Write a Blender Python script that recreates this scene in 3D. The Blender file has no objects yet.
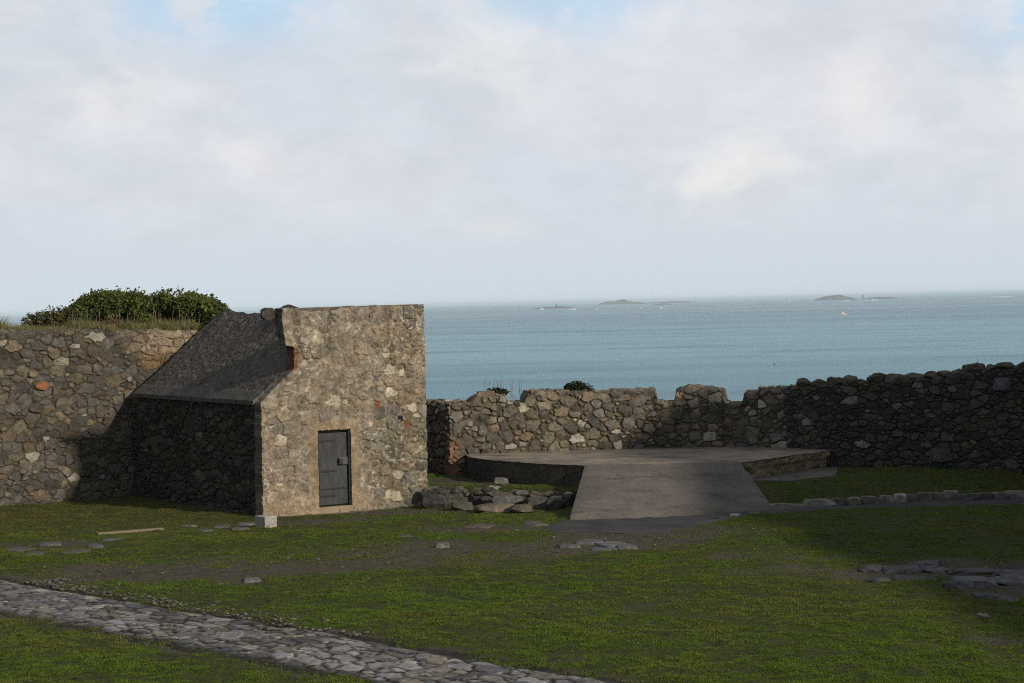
import bpy, math, random
import numpy as np
from mathutils import Vector, Euler

random.seed(7)
RNG = np.random.default_rng(7)
scene = bpy.context.scene
COL = scene.collection
R = math.radians

# ------------------------------------------------------------------ camera, world, sun, exposure
EYE = 4.9                      # the camera stands on a rampart this far above the courtyard
FPX = 2000.0
PITCH, ROLL = R(1.10), R(-1.25)
cam_data = bpy.data.cameras.new("camera")
cam_data.sensor_width = 36.0
cam_data.lens = 36.0 * FPX / 1024.0
cam_data.clip_start = 0.1
cam_data.clip_end = 90000.0
cam = bpy.data.objects.new("camera", cam_data)
COL.objects.link(cam)
cam.location = (0, 0, EYE)
cam.rotation_euler = (Euler((math.pi/2 - PITCH, 0, 0)).to_matrix() @ Euler((0, 0, ROLL)).to_matrix()).to_euler()
scene.camera = cam
CAMR = np.array(Euler(cam.rotation_euler).to_matrix())

SUN_EL = R(23.0)
LIGHT_DIR = Vector((-0.78, 0.626, 0)).normalized() * math.cos(SUN_EL) + Vector((0, 0, -math.sin(SUN_EL)))
sun_data = bpy.data.lights.new("sun", 'SUN')
sun_data.energy = 3.2
sun_data.angle = R(2.5)
sun_data.color = (1.0, 0.88, 0.73)
sun = bpy.data.objects.new("sun", sun_data)
COL.objects.link(sun)
sun.rotation_euler = (-LIGHT_DIR).to_track_quat('Z', 'Y').to_euler()
sun.location = (40, -20, 40)

scene.view_settings.view_transform = 'Standard'
scene.view_settings.look = 'None'
scene.view_settings.exposure = 0.0
scene.view_settings.gamma = 1.0
scene.view_settings.use_curve_mapping = False
scene.render.engine = 'CYCLES'
scene.cycles.use_denoising = False
scene.cycles.denoiser = 'OPENIMAGEDENOISE'
scene.cycles.denoising_input_passes = 'RGB_ALBEDO_NORMAL'
scene.cycles.max_bounces = 5
scene.cycles.filter_width = 1.0
scene.cycles.volume_bounces = 1
scene.cycles.sample_clamp_indirect = 4.0


class NT:
    """small helper to write node trees"""
    def __init__(self, tree):
        self.t = tree
        self.t.nodes.clear()

    def n(self, typ, **kw):
        nd = self.t.nodes.new(typ)
        for k, v in kw.items():
            if k.startswith('i_'):
                key = k[2:]
                key = int(key) if key.isdigit() else key.replace('_', ' ')
                s = nd.inputs[key]
                if isinstance(v, bpy.types.NodeSocket):
                    self.t.links.new(v, s)
                else:
                    s.default_value = v
            else:
                setattr(nd, k, v)
        return nd

    def math(self, op, a, b=0.0, c=None):
        nd = self.t.nodes.new('ShaderNodeMath')
        nd.operation = op
        for k, v in enumerate((a, b, c)):
            if v is None:
                continue
            if isinstance(v, bpy.types.NodeSocket):
                self.t.links.new(v, nd.inputs[k])
            else:
                nd.inputs[k].default_value = v
        return nd.outputs[0]

    def mix(self, fac, a, b, blend='MIX'):
        nd = self.t.nodes.new('ShaderNodeMix')
        nd.data_type = 'RGBA'
        nd.blend_type = blend
        for k, v in ((0, fac), (6, a), (7, b)):
            if isinstance(v, bpy.types.NodeSocket):
                self.t.links.new(v, nd.inputs[k])
            else:
                nd.inputs[k].default_value = (*v, 1) if k and len(v) == 3 else v
        return nd.outputs[2]

    def smooth(self, v, a, b, lo=0.0, hi=1.0):
        nd = self.t.nodes.new('ShaderNodeMapRange')
        nd.interpolation_type = 'SMOOTHSTEP'
        self.t.links.new(v, nd.inputs[0])
        for k, x in zip((1, 2, 3, 4), (a, b, lo, hi)):
            nd.inputs[k].default_value = x
        return nd.outputs[0]

    def noise(self, vec, scale, detail=4, rough=.55, dist=0.0):
        nd = self.t.nodes.new('ShaderNodeTexNoise')
        if vec is not None:
            self.t.links.new(vec, nd.inputs['Vector'])
        nd.inputs['Scale'].default_value = scale
        nd.inputs['Detail'].default_value = detail
        nd.inputs['Roughness'].default_value = rough
        nd.inputs['Distortion'].default_value = dist
        return nd.outputs['Fac']

    def mapping(self, vec, scale=(1, 1, 1), loc=(0, 0, 0), rot=(0, 0, 0)):
        nd = self.t.nodes.new('ShaderNodeMapping')
        self.t.links.new(vec, nd.inputs[0])
        nd.inputs['Scale'].default_value = scale
        nd.inputs['Location'].default_value = loc
        nd.inputs['Rotation'].default_value = rot
        return nd.outputs[0]


world = bpy.data.worlds.new("World")
scene.world = world
world.use_nodes = True
W = NT(world.node_tree)
sky = W.n('ShaderNodeTexSky', sky_type='NISHITA', sun_disc=False)
sky.sun_elevation = SUN_EL
sky.sun_rotation = math.atan2(-LIGHT_DIR.x, -LIGHT_DIR.y)
sky.air_density, sky.dust_density, sky.ozone_density = 1.0, 1.0, 1.0
tc = W.n('ShaderNodeTexCoord')
D = tc.outputs['Generated']
sep = W.n('ShaderNodeSeparateXYZ', i_0=D)
dx, dy, dz = sep.outputs
warp = W.n('ShaderNodeTexNoise', i_Vector=D, i_Scale=9.0, i_Detail=5.0, i_Roughness=.6).outputs['Color']
wv = W.n('ShaderNodeVectorMath', operation='MULTIPLY_ADD', i_0=warp, i_1=(.05, .05, .03), i_2=(-.025, -.025, -.015))
DW = W.n('ShaderNodeVectorMath', operation='ADD', i_0=D, i_1=wv.outputs[0]).outputs[0]


def blob(x, z, rx, rz, soft=1.0):
    """a patch of the sky about the direction (x, z), north ahead"""
    m = W.n('ShaderNodeVectorMath', operation='MULTIPLY_ADD', i_0=DW, i_1=(1/rx, 0, 1/rz), i_2=(-x/rx, 0, -z/rz))
    ln = W.n('ShaderNodeVectorMath', operation='LENGTH', i_0=m.outputs[0]).outputs['Value']
    return W.smooth(ln, 0.0, soft, 1.0, 0.0)


def addup(items):
    tot = None
    for amp, b in items:
        v = W.math('MULTIPLY', b, amp)
        tot = v if tot is None else W.math('ADD', tot, v)
    return W.math('MINIMUM', tot, 1.0)


cl1 = W.noise(W.mapping(D, (1, 1, 1.9), (3.1, .4, 1.7)), 9.0, 9, .56, .25)
cl2 = W.noise(W.mapping(D, (1, 1, 1.6), (7.1, 2.4, 5.7)), 24.0, 8, .6, .3)
bright = addup([(.75, blob(.118, .066, .05, .03)), (.55, blob(.085, .058, .045, .02)), (.45, blob(.176, .098, .035, .04)),
                (.45, blob(-.006, .040, .025, .010)), (.75, blob(-.02, .115, .06, .035)), (.55, blob(-.195, .105, .05, .03)),
                (.5, blob(-.24, .14, .05, .03)), (.4, blob(.245, .095, .03, .03)), (.35, blob(-.13, .075, .06, .02)),
                (.3, blob(.06, .09, .05, .03))])
bright = W.math('MULTIPLY', bright, W.smooth(W.math('ADD', W.math('MULTIPLY', cl1, .5), W.math('MULTIPLY', cl2, .5)), .36, .58))
blue = addup([(.95, blob(-.135, .150, .10, .036)), (.75, blob(.035, .148, .09, .028)), (.8, blob(.25, .135, .05, .04)), (.6, blob(-.25, .155, .05, .012)), (.5, blob(.01, .155, .05, .01))])
blue = W.math('MULTIPLY', blue, W.smooth(cl2, .66, .46))
grey = addup([(.6, blob(.17, .13, .09, .03)), (.45, blob(-.09, .12, .06, .03)), (.4, blob(-.05, .07, .15, .02)), (.3, blob(-.2, .055, .1, .02))])
grey = W.math('MULTIPLY', grey, W.smooth(cl1, .3, .6))
base = W.mix(W.smooth(dz, .01, .075), (6.4, 7.05, 7.7), (6.6, 7.05, 7.7))
base = W.mix(W.math('MULTIPLY', W.smooth(cl1, .35, .68), W.smooth(dz, .02, .07)), base, (7.5, 7.65, 8.15))
base = W.mix(W.math('MULTIPLY', grey, .8), base, (6.2, 6.4, 7.2))
base = W.mix(blue, base, (4.9, 7.0, 8.9))
front_cloud = W.mix(bright, base, (8.6, 8.45, 8.1))
wisp = W.smooth(W.math('ADD', W.math('MULTIPLY', cl2, .6), W.math('MULTIPLY', W.noise(W.mapping(D, (1, 1, 2.6), (1, 5, 2)), 30.0, 9, .66, .5), .4)), .38, .62, .965, 1.035)
wisp = W.math('ADD', W.math('MULTIPLY', W.math('SUBTRACT', wisp, 1.0), W.smooth(dz, .012, .05)), 1.0)
front_cloud = W.mix(1.0, front_cloud, W.n('ShaderNodeCombineXYZ', i_0=wisp, i_1=wisp, i_2=wisp).outputs[0], 'MULTIPLY')
# away from the bright bank over the sea the cloud is thicker and darker, with clear sky between
over = W.mix(W.smooth(W.noise(D, 2.6, 6, .55, .3), .40, .62), (1.0, 1.15, 1.5), (1.9, 1.95, 2.1))
over = W.mix(.75, sky.outputs[0], over)
over = W.mix(W.smooth(dz, .35, .85), over, (3.9, 4.1, 4.6))
lit_side = W.math('MULTIPLY', W.smooth(dy, .15, .75), W.smooth(dz, .40, .13))
total = W.mix(lit_side, over, front_cloud)
bg = W.n('ShaderNodeBackground', i_Color=total, i_Strength=0.1)
W.n('ShaderNodeOutputWorld', i_Surface=bg.outputs[0])


# ------------------------------------------------------------------ survey and helpers
def survey(px, py, z=0.0):
    """a measured picture point to its place on the ground of height z"""
    d = CAMR @ np.array([(px - 512)/FPX, -(py - 341.5)/FPX, -1.0])
    t = (z - EYE)/d[2]
    return np.array([t*d[0], t*d[1], z])


def at_depth(px, py, Y):
    d = CAMR @ np.array([(px - 512)/FPX, -(py - 341.5)/FPX, -1.0])
    return np.array([d[0]*Y/d[1], Y, EYE + d[2]*Y/d[1]])


def ss(a, b, x):
    t = np.clip((np.asarray(x, float) - a)/(b - a), 0, 1)
    return t*t*(3 - 2*t)


_TAB = np.random.default_rng(11).random((256, 256)).astype(np.float32)


def vnoise(x, y, seed=0):
    x = np.asarray(x, float) + seed*17.31
    y = np.asarray(y, float) + seed*9.77
    xi, yi = np.floor(x).astype(int), np.floor(y).astype(int)
    fx, fy = x - xi, y - yi
    fx, fy = fx*fx*(3 - 2*fx), fy*fy*(3 - 2*fy)
    a = _TAB[xi % 256, yi % 256]; b = _TAB[(xi+1) % 256, yi % 256]
    c = _TAB[xi % 256, (yi+1) % 256]; d = _TAB[(xi+1) % 256, (yi+1) % 256]
    return (a*(1-fx)+b*fx)*(1-fy) + (c*(1-fx)+d*fx)*fy


def fbm(x, y, octaves=4, seed=0, gain=.5):
    """0..1 fractal noise, mean about .5"""
    tot, amp, norm = 0, 1.0, 0
    for k in range(octaves):
        tot = tot + amp*vnoise(np.asarray(x)*2**k, np.asarray(y)*2**k, seed + k*3)
        norm += amp
        amp *= gain
    return tot/norm


def empty(name, loc, label=None, cat=None, group=None):
    o = bpy.data.objects.new(name, None)
    o.empty_display_size = .3
    COL.objects.link(o)
    o.location = [float(v) for v in loc]
    tag(o, label, cat, group)
    return o


def tag(o, label=None, cat=None, group=None, kind=None):
    if label: o['label'] = label
    if cat: o['category'] = cat
    if group: o['group'] = group
    if kind: o['kind'] = kind
    return o


def world_loc(o):
    v = Vector((0, 0, 0))
    while o is not None:
        v += o.location
        o = o.parent
    return v


def mesh_obj(name, V, F, mat, parent=None, origin=None, col=None, smooth=False, attrs=None):
    """V in world coordinates; F an (n,k) array or a list of faces. ONE mesh object."""
    V = np.asarray(V, np.float64)
    if parent is not None and origin is None:
        origin = world_loc(parent) if parent.type == 'EMPTY' else world_loc(parent)
    if origin is None:
        origin = Vector((float(V[:, 0].mean()), float(V[:, 1].mean()), float(V[:, 2].min())))
    org = np.array([origin[0], origin[1], origin[2]])
    me = bpy.data.meshes.new(name)
    V2 = (V - org).astype(np.float32)
    if isinstance(F, np.ndarray):
        nf, k = F.shape
        me.vertices.add(len(V2)); me.vertices.foreach_set('co', V2.ravel())
        me.loops.add(nf*k); me.loops.foreach_set('vertex_index', F.astype(np.int32).ravel())
        me.polygons.add(nf)
        me.polygons.foreach_set('loop_start', np.arange(0, nf*k, k, dtype=np.int32))
        me.polygons.foreach_set('loop_total', np.full(nf, k, np.int32))
        me.update(calc_edges=True)
    else:
        me.from_pydata(V2.tolist(), [], [list(map(int, f)) for f in F])
        me.update()
    if col is not None:
        c = np.ones((len(V2), 4), np.float32)
        c[:, :3] = col
        a = me.color_attributes.new('col', 'FLOAT_COLOR', 'POINT')
        a.data.foreach_set('color', c.ravel())
    for nm, arr in (attrs or {}).items():
        a = me.attributes.new(nm, 'FLOAT', 'POINT')
        a.data.foreach_set('value', np.asarray(arr, np.float32).ravel())
    me.polygons.foreach_set('use_smooth', np.full(len(me.polygons), bool(smooth)))
    if mat: me.materials.append(mat)
    o = bpy.data.objects.new(name, me)
    COL.objects.link(o)
    if parent is not None:
        o.parent = parent
        o.location = Vector(origin) - world_loc(parent)
    else:
        o.location = Vector(origin)
    return o


def grid_faces(nu, nv, base=0):
    i, j = np.meshgrid(np.arange(nu-1), np.arange(nv-1), indexing='ij')
    a = (i*nv + j).ravel() + base
    return np.stack([a, a+nv, a+nv+1, a+1], 1)


def box(x0, x1, y0, y1, z0, z1):
    V = [(x, y, z) for x in (x0, x1) for y in (y0, y1) for z in (z0, z1)]
    F = [(0, 1, 3, 2), (4, 6, 7, 5), (0, 4, 5, 1), (2, 3, 7, 6), (0, 2, 6, 4), (1, 5, 7, 3)]
    return np.array(V, float), F


def bevel(o, w, seg=2):
    m = o.modifiers.new('bevel', 'BEVEL')
    m.width = w; m.segments = seg; m.limit_method = 'ANGLE'
    return o


# ------------------------------------------------------------------ materials
def new_mat(name):
    m = bpy.data.materials.new(name)
    m.use_nodes = True
    return m, NT(m.node_tree)


def finish(N, color, rough=.9, spec=.25, bump=None, bstr=.5, bdist=.02, **kw):
    p = N.n('ShaderNodeBsdfPrincipled')
    for k, v in (('Base Color', color), ('Roughness', rough), ('Specular IOR Level', spec)):
        if isinstance(v, bpy.types.NodeSocket):
            N.t.links.new(v, p.inputs[k])
        else:
            p.inputs[k].default_value = (*v, 1) if k == 'Base Color' and len(v) == 3 else v
    for k, v in kw.items():
        p.inputs[k.replace('_', ' ')].default_value = v
    if bump is not None:
        b = N.n('ShaderNodeBump', i_Strength=bstr, i_Distance=bdist, i_Height=bump)
        N.t.links.new(b.outputs[0], p.inputs['Normal'])
    N.n('ShaderNodeOutputMaterial', i_Surface=p.outputs[0])
    return p


def stone_mat(name, tint=(1, 1, 1), lichen=.0, fine=28.0, contrast=.45, moss=0.0, bump=.6):
    m, N = new_mat(name)
    tcn = N.n('ShaderNodeTexCoord').outputs['Object']
    a = N.n('ShaderNodeAttribute', attribute_name='col').outputs['Color']
    n1 = N.noise(tcn, fine, 6, .65)
    n2 = N.noise(tcn, 3.0, 5, .6)
    n4 = N.noise(N.mapping(tcn, loc=(5, 1, 7)), 9.0, 6, .68, .6)
    k = N.math('ADD', N.math('MULTIPLY', N.math('SUBTRACT', n1, .5), contrast*4), 1.0)
    k = N.math('MULTIPLY', k, N.math('ADD', N.math('MULTIPLY', N.math('SUBTRACT', n2, .5), 1.3), 1.0))
    k = N.math('MULTIPLY', k, N.math('ADD', N.math('MULTIPLY', N.math('SUBTRACT', n4, .5), 1.9), 1.0))
    k = N.math('MAXIMUM', k, .18)
    c = N.mix(1.0, a, N.n('ShaderNodeCombineXYZ', i_0=k, i_1=k, i_2=k).outputs[0], 'MULTIPLY')
    c = N.mix(1.0, c, tint, 'MULTIPLY')
    if lichen > 0:
        sp = N.smooth(N.noise(tcn, 11.0, 4, .6, .4), .66, .70)
        sp = N.math('MULTIPLY', sp, N.smooth(N.noise(N.mapping(tcn, loc=(9, 3, 5)), 1.7, 2), .45, .6))
        c = N.mix(N.math('MULTIPLY', sp, lichen), c, (.50, .48, .41))
    if moss > 0:
        sp = N.smooth(N.noise(N.mapping(tcn, loc=(2, 8, 1)), 4.0, 5, .65), .55, .68)
        c = N.mix(N.math('MULTIPLY', sp, moss), c, (.055, .065, .02))
    finish(N, c, .92, .2, n1, bump, .015)
    return m


def concrete_mat(name, c0, c1, stain=(.06, .054, .044), sc=1.0, cracks=True):
    m, N = new_mat(name)
    t = N.n('ShaderNodeTexCoord').outputs['Object']
    n1 = N.noise(t, 1.1*sc, 8, .66, .4)
    n2 = N.noise(t, 22*sc, 6, .72)
    n3 = N.noise(N.mapping(t, (.5, 1.8, 1), (4, 2, 1)), 1.6*sc, 7, .68, .6)
    n5 = N.noise(N.mapping(t, loc=(3, 3, 3)), 5.5*sc, 6, .7, .5)
    c = N.mix(N.smooth(n1, .36, .62), c0, c1)
    c = N.mix(N.math('MULTIPLY', N.smooth(n3, .50, .66), .75), c, stain)
    c = N.mix(N.math('MULTIPLY', N.smooth(n5, .60, .72), .5), c, (c1[0]*1.35, c1[1]*1.35, c1[2]*1.3))
    k = N.math('ADD', N.math('MULTIPLY', n2, 1.7), .15)
    c = N.mix(1.0, c, N.n('ShaderNodeCombineXYZ', i_0=k, i_1=k, i_2=k).outputs[0], 'MULTIPLY')
    if cracks:
        w = N.n('ShaderNodeVectorMath', operation='MULTIPLY_ADD', i_0=N.n('ShaderNodeTexNoise', i_Vector=t, i_Scale=2.2, i_Detail=5.0).outputs['Color'], i_1=(.7, .7, .7), i_2=(0, 0, 0))
        tw = N.n('ShaderNodeVectorMath', operation='ADD', i_0=t, i_1=w.outputs[0]).outputs[0]
        v = N.n('ShaderNodeTexVoronoi', feature='DISTANCE_TO_EDGE', i_Vector=tw, i_Scale=.5*sc)
        cr = N.math('MULTIPLY', N.smooth(v.outputs['Distance'], .004, .014, 1.0, 0.0), N.smooth(n1, .44, .56))
        c = N.mix(N.math('MULTIPLY', cr, .6), c, (.02, .022, .012))
    finish(N, c, .9, .2, N.math('ADD', n2, N.math('MULTIPLY', n5, .6)), .7, .02)
    return m


def plain_mat(name, c, rough=.7, var=.4, sc=14, metallic=0.0, spec=.3):
    m, N = new_mat(name)
    t = N.n('ShaderNodeTexCoord').outputs['Object']
    n2 = N.noise(t, sc, 5, .65)
    k = N.math('ADD', N.math('MULTIPLY', N.math('SUBTRACT', n2, .5), var*3), 1.0)
    cc = N.mix(1.0, c, N.n('ShaderNodeCombineXYZ', i_0=k, i_1=k, i_2=k).outputs[0], 'MULTIPLY')
    finish(N, cc, rough, spec, n2, .3, .01, Metallic=metallic)
    return m


def leaf_mat(name, rough=.6, trans=.25):
    m, N = new_mat(name)
    a = N.n('ShaderNodeAttribute', attribute_name='col').outputs['Color']
    d = N.n('ShaderNodeBsdfPrincipled', i_Base_Color=a, i_Roughness=rough)
    d.inputs['Specular IOR Level'].default_value = .25
    tr = N.n('ShaderNodeBsdfTranslucent', i_Color=a)
    mx = N.n('ShaderNodeMixShader', i_Fac=trans, i_1=d.outputs[0], i_2=tr.outputs[0])
    N.n('ShaderNodeOutputMaterial', i_Surface=mx.outputs[0])
    return m


M_RUBBLE = stone_mat('rubble_stone', lichen=.35, moss=.25)
M_RUBBLE_SEA = stone_mat('sea_wall_stone', lichen=.45, moss=.3)
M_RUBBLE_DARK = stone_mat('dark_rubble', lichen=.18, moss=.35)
M_FRONT = stone_mat('mortared_stone', tint=(.77, .77, .75), lichen=.5, fine=22, contrast=.35, bump=.45)
M_SIDE = stone_mat('damp_stone', lichen=.1, moss=.4)
M_ROOF = stone_mat('weathered_roof', fine=12, contrast=.3, bump=.5)
M_ROCK = stone_mat('loose_rock', lichen=.3, fine=14, contrast=.4)
M_PAVE = stone_mat('paving_stone', lichen=.1, fine=16, contrast=.25)
M_TOP = concrete_mat('platform_concrete', (.19, .16, .125), (.29, .25, .195))
M_RAMP = concrete_mat('ramp_concrete', (.112, .102, .088), (.155, .142, .122), (.075, .068, .058), 1.0, False)
M_LEAF = leaf_mat('leaves')
M_BLADE = leaf_mat('grass_blades', .7, .3)
M_BARK = plain_mat('bark', (.09, .07, .05), .9)


# ------------------------------------------------------------------ rubble pattern
def seeds(w, h, rmin, rmax, aspect, rng, tries=9):
    """stone centres packed by size, the largest first"""
    P = np.zeros((0, 2)); r = np.zeros(0)
    sizes = []
    area, target = 0.0, w*h*1.02
    while area < target:
        q = rmin + (rmax - rmin)*rng.random()**2.7
        sizes.append(q); area += 4*q*q*aspect*.80
    sizes = sorted(sizes, reverse=True)
    Px = np.empty((len(sizes), 2)); rr = np.empty(len(sizes)); n = 0
    for q in sizes:
        for _ in range(tries):
            p = rng.random(2)*(w + .4, h + .4) - .2
            if n:
                d = np.hypot((Px[:n, 0] - p[0])/aspect, Px[:n, 1] - p[1])/(rr[:n] + q)
                if d.min() < .88: continue
            Px[n] = p; rr[n] = q; n += 1
            break
    return Px[:n], rr[:n]


def rubble(u, v, w, h, rmin=.06, rmax=.2, aspect=1.45, joint=.02, seed=1, warp=.03):
    """per point: stone id, profile 0 (joint) .. 1 (face), offset from the stone's centre, stone radius"""
    rng = np.random.default_rng(seed)
    P, r = seeds(w, h, rmin, rmax, aspect, rng)
    asp = aspect*(.72 + .75*rng.random(len(r))**1.5)
    uu = u + warp*2.6*(fbm(u*6, v*6, 4, seed, .6) - .5)
    vv = v + warp*2.0*(fbm(u*6, v*6, 4, seed + 5, .6) - .5)
    n = u.size
    wt = r**.7
    uu, vv = uu.ravel(), vv.ravel()
    ids = np.zeros(n, np.int32); prof = np.zeros(n); ox = np.zeros(n); oy = np.zeros(n)
    order = np.argsort(uu, kind='stable')
    step = 6000
    for k in range(0, n, step):
        ix = order[k:k+step]
        a, b = uu[ix[0]], uu[ix[-1]]
        m = np.nonzero((P[:, 0] > a - rmax*aspect*3) & (P[:, 0] < b + rmax*aspect*3))[0]
        ddx = (uu[ix][:, None] - P[m, 0][None])/asp[m][None]
        ddy = vv[ix][:, None] - P[m, 1][None]
        # slightly boxy distance: stones come out as rough blocks
        d = (np.abs(ddx)**2.4 + np.abs(ddy)**2.4)**(1/2.4)/wt[m][None]
        two = np.argpartition(d, 1, axis=1)[:, :2]
        d2 = np.take_along_axis(d, two, 1)
        sw = d2[:, 0] > d2[:, 1]
        first = np.where(sw, two[:, 1], two[:, 0])
        e = np.abs(d2[:, 1] - d2[:, 0])*wt[m][first]*.6*(.55 + .9*fbm(uu[ix]*3, vv[ix]*3, 2, seed + 7))
        ids[ix] = m[first]
        prof[ix] = ss(joint*.25, joint*1.5, e)
        rowi = np.arange(len(ix))
        ox[ix] = ddx[rowi, first]; oy[ix] = ddy[rowi, first]
    return ids, prof, ox, oy, r[ids], len(P)


def stone_relief(u, v, w, h, depth=.05, tilt=.25, seed=1, **kw):
    ids, prof, ox, oy, r, n = rubble(u, v, w, h, seed=seed, **kw)
    rng = np.random.default_rng(seed + 100)
    hb = .55 + .45*rng.random(n)
    tx, ty = rng.normal(0, tilt, n), rng.normal(0, tilt, n)
    kx, ky = rng.normal(0, tilt*1.2, n), rng.normal(0, tilt*1.2, n)
    # faces are broken: two planes per stone, the lower one counts
    p1 = tx[ids]*ox + ty[ids]*oy
    p2 = kx[ids]*ox + ky[ids]*oy + .01
    rel = prof*(depth*hb[ids] + np.minimum(p1, p2)*.8)
    uf, vf = u.ravel(), v.ravel()
    rel += .034*(fbm(uf*9, vf*9, 5, seed + 2, .6) - .5)
    return ids, prof, rel, n


STONES = np.array([(.115, .105, .09), (.14, .125, .10), (.165, .14, .105), (.095, .092, .085), (.13, .11, .085),
                   (.115, .113, .11), (.175, .14, .098), (.145, .135, .12), (.085, .078, .07), (.15, .12, .085)])


def stone_colors(ids, prof, n, seed, mortar=(.07, .06, .045), bright=1.0, accents=.02, pale=.05):
    rng = np.random.default_rng(seed + 200)
    c = STONES[rng.integers(0, len(STONES), n)]*bright*(.62 + .7*rng.random((n, 1)))
    q = rng.random(n)
    c[q < accents] = np.array((.26, .10, .045))*bright
    c[(q > 1 - pale)] = np.array((.36, .33, .27))*bright
    m = np.array(mortar)
    t = ss(.25, .8, prof)[:, None]
    return m*(1 - t) + c[ids]*t*.86 + m*t*.14*1.3, c


def poly_path(pts, spacing):
    """resample a polyline (corners kept); spacing a float or one per segment. Returns points, arc lengths, normals (to the right of the way)"""
    pts = np.array(pts, float)
    out, nrm, ss_ = [], [], []
    s = 0
    sp = spacing if isinstance(spacing, (list, tuple)) else [spacing]*(len(pts)-1)
    segn = []
    for a, b in zip(pts[:-1], pts[1:]):
        d = (b-a)/np.linalg.norm(b-a)
        segn.append(np.array((d[1], -d[0])))
    for k, (a, b) in enumerate(zip(pts[:-1], pts[1:])):
        L = np.linalg.norm(b-a)
        n = max(2, int(round(L/sp[k])))
        for j in range(n if k < len(pts)-2 else n+1):
            t = j/n
            out.append(a + (b-a)*t); ss_.append(s + L*t)
            nn = segn[k]
            if j == 0 and k > 0:
                nn = segn[k] + segn[k-1]; nn = nn/np.dot(nn, nn)*2*.5*np.dot(nn, nn)/max(np.dot(nn, segn[k]), .3)
            nrm.append(nn)
        s += L
    return np.array(out), np.array(ss_), np.array(nrm)


def build_wall(name, path, top, z0, thick, mat, parent=None, res=.022, spacing=None, seed=1, col_fn=None,
               bright=1.0, depth=.05, mortar=(.07, .06, .045), smooth_path=False, accents=0.0, pale=.03, **kw):
    """a rubble wall with front, ragged top and back as one closed mesh. top(s, xy) gives its height"""
    P, S, Nn = poly_path(path, spacing or res)
    if smooth_path:
        T = np.gradient(P, axis=0); T /= np.linalg.norm(T, axis=1)[:, None]
        Nn = np.stack([T[:, 1], -T[:, 0]], 1)
        for _ in range(12):
            Nn[1:-1] = (Nn[:-2] + Nn[1:-1]*2 + Nn[2:])/4
        Nn /= np.linalg.norm(Nn, axis=1)[:, None]
    zt = top(S, P)
    hmax = zt.max() - z0
    nf = int(hmax/res); nt = max(3, int(thick/.05)); nb = 8
    fr = np.linspace(0, 1, nf)
    rows_z = [z0 + (zt - z0)[:, None]*fr[None]]
    back = np.zeros((len(S), nf))
    tz = np.repeat(zt[:, None], nt, 1)
    tb = np.repeat(np.linspace(0, thick, nt + 2)[1:-1][None], len(S), 0)
    bz = z0 + (zt - z0)[:, None]*np.linspace(1, 0, nb)[None]
    bb = np.full((len(S), nb), thick)
    Z = np.concatenate([rows_z[0], tz, bz], 1)
    B = np.concatenate([back, tb, bb], 1)
    # cross-section length, for the pattern
    wlen = np.concatenate([rows_z[0] - z0, (zt - z0)[:, None] + tb, (zt - z0)[:, None] + thick + (zt[:, None] - bz)], 1)
    U = np.repeat(S[:, None], Z.shape[1], 1)
    ids, prof, rel, n = stone_relief(U, wlen, S[-1], wlen.max(), depth=depth, seed=seed, **kw)
    rel = rel.reshape(Z.shape); prof2 = prof.reshape(Z.shape)
    # directions: out of the face, up over the top, out of the back
    t = np.concatenate([np.zeros(nf), np.full(nt, .5), np.ones(nb)])
    cs = np.where(t == 0, 1.0, np.where(t == 1, -1.0, 0.0))
    cz = np.where(t == .5, 1.0, 0.0)
    cs[nf-1] = .7; cz[nf-1] = .7; cs[nf+nt] = -.7; cz[nf+nt] = .7
    # round the arris a little
    edge = np.zeros(Z.shape[1]); edge[nf-1] = -.03; edge[nf-2] = -.01
    X = P[:, 0][:, None] - Nn[:, 0][:, None]*B + Nn[:, 0][:, None]*cs[None]*(rel + edge[None])
    Y = P[:, 1][:, None] - Nn[:, 1][:, None]*B + Nn[:, 1][:, None]*cs[None]*(rel + edge[None])
    Z = Z + cz[None]*(rel + edge[None])
    V = np.stack([X, Y, Z], 2).reshape(-1, 3)
    F = grid_faces(len(S), X.shape[1])
    col, pal = stone_colors(ids, prof, n, seed, mortar, bright, accents, pale)
    if col_fn is not None:
        col = col_fn(V, col, ids, prof)
    nv = X.shape[1]
    caps = []
    faces = F
    o = mesh_obj(name, V, faces, mat, parent, col=col)
    # close both ends
    import bmesh
    bm = bmesh.new(); bm.from_mesh(o.data); bm.verts.ensure_lookup_table()
    for st in (0, (len(S)-1)*nv):
        loop = [bm.verts[st + k] for k in range(nv)]
        try: bm.faces.new(loop)
        except ValueError: pass
    bmesh.ops.recalc_face_normals(bm, faces=bm.faces)
    bm.to_mesh(o.data); bm.free()
    return o


import bmesh


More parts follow.
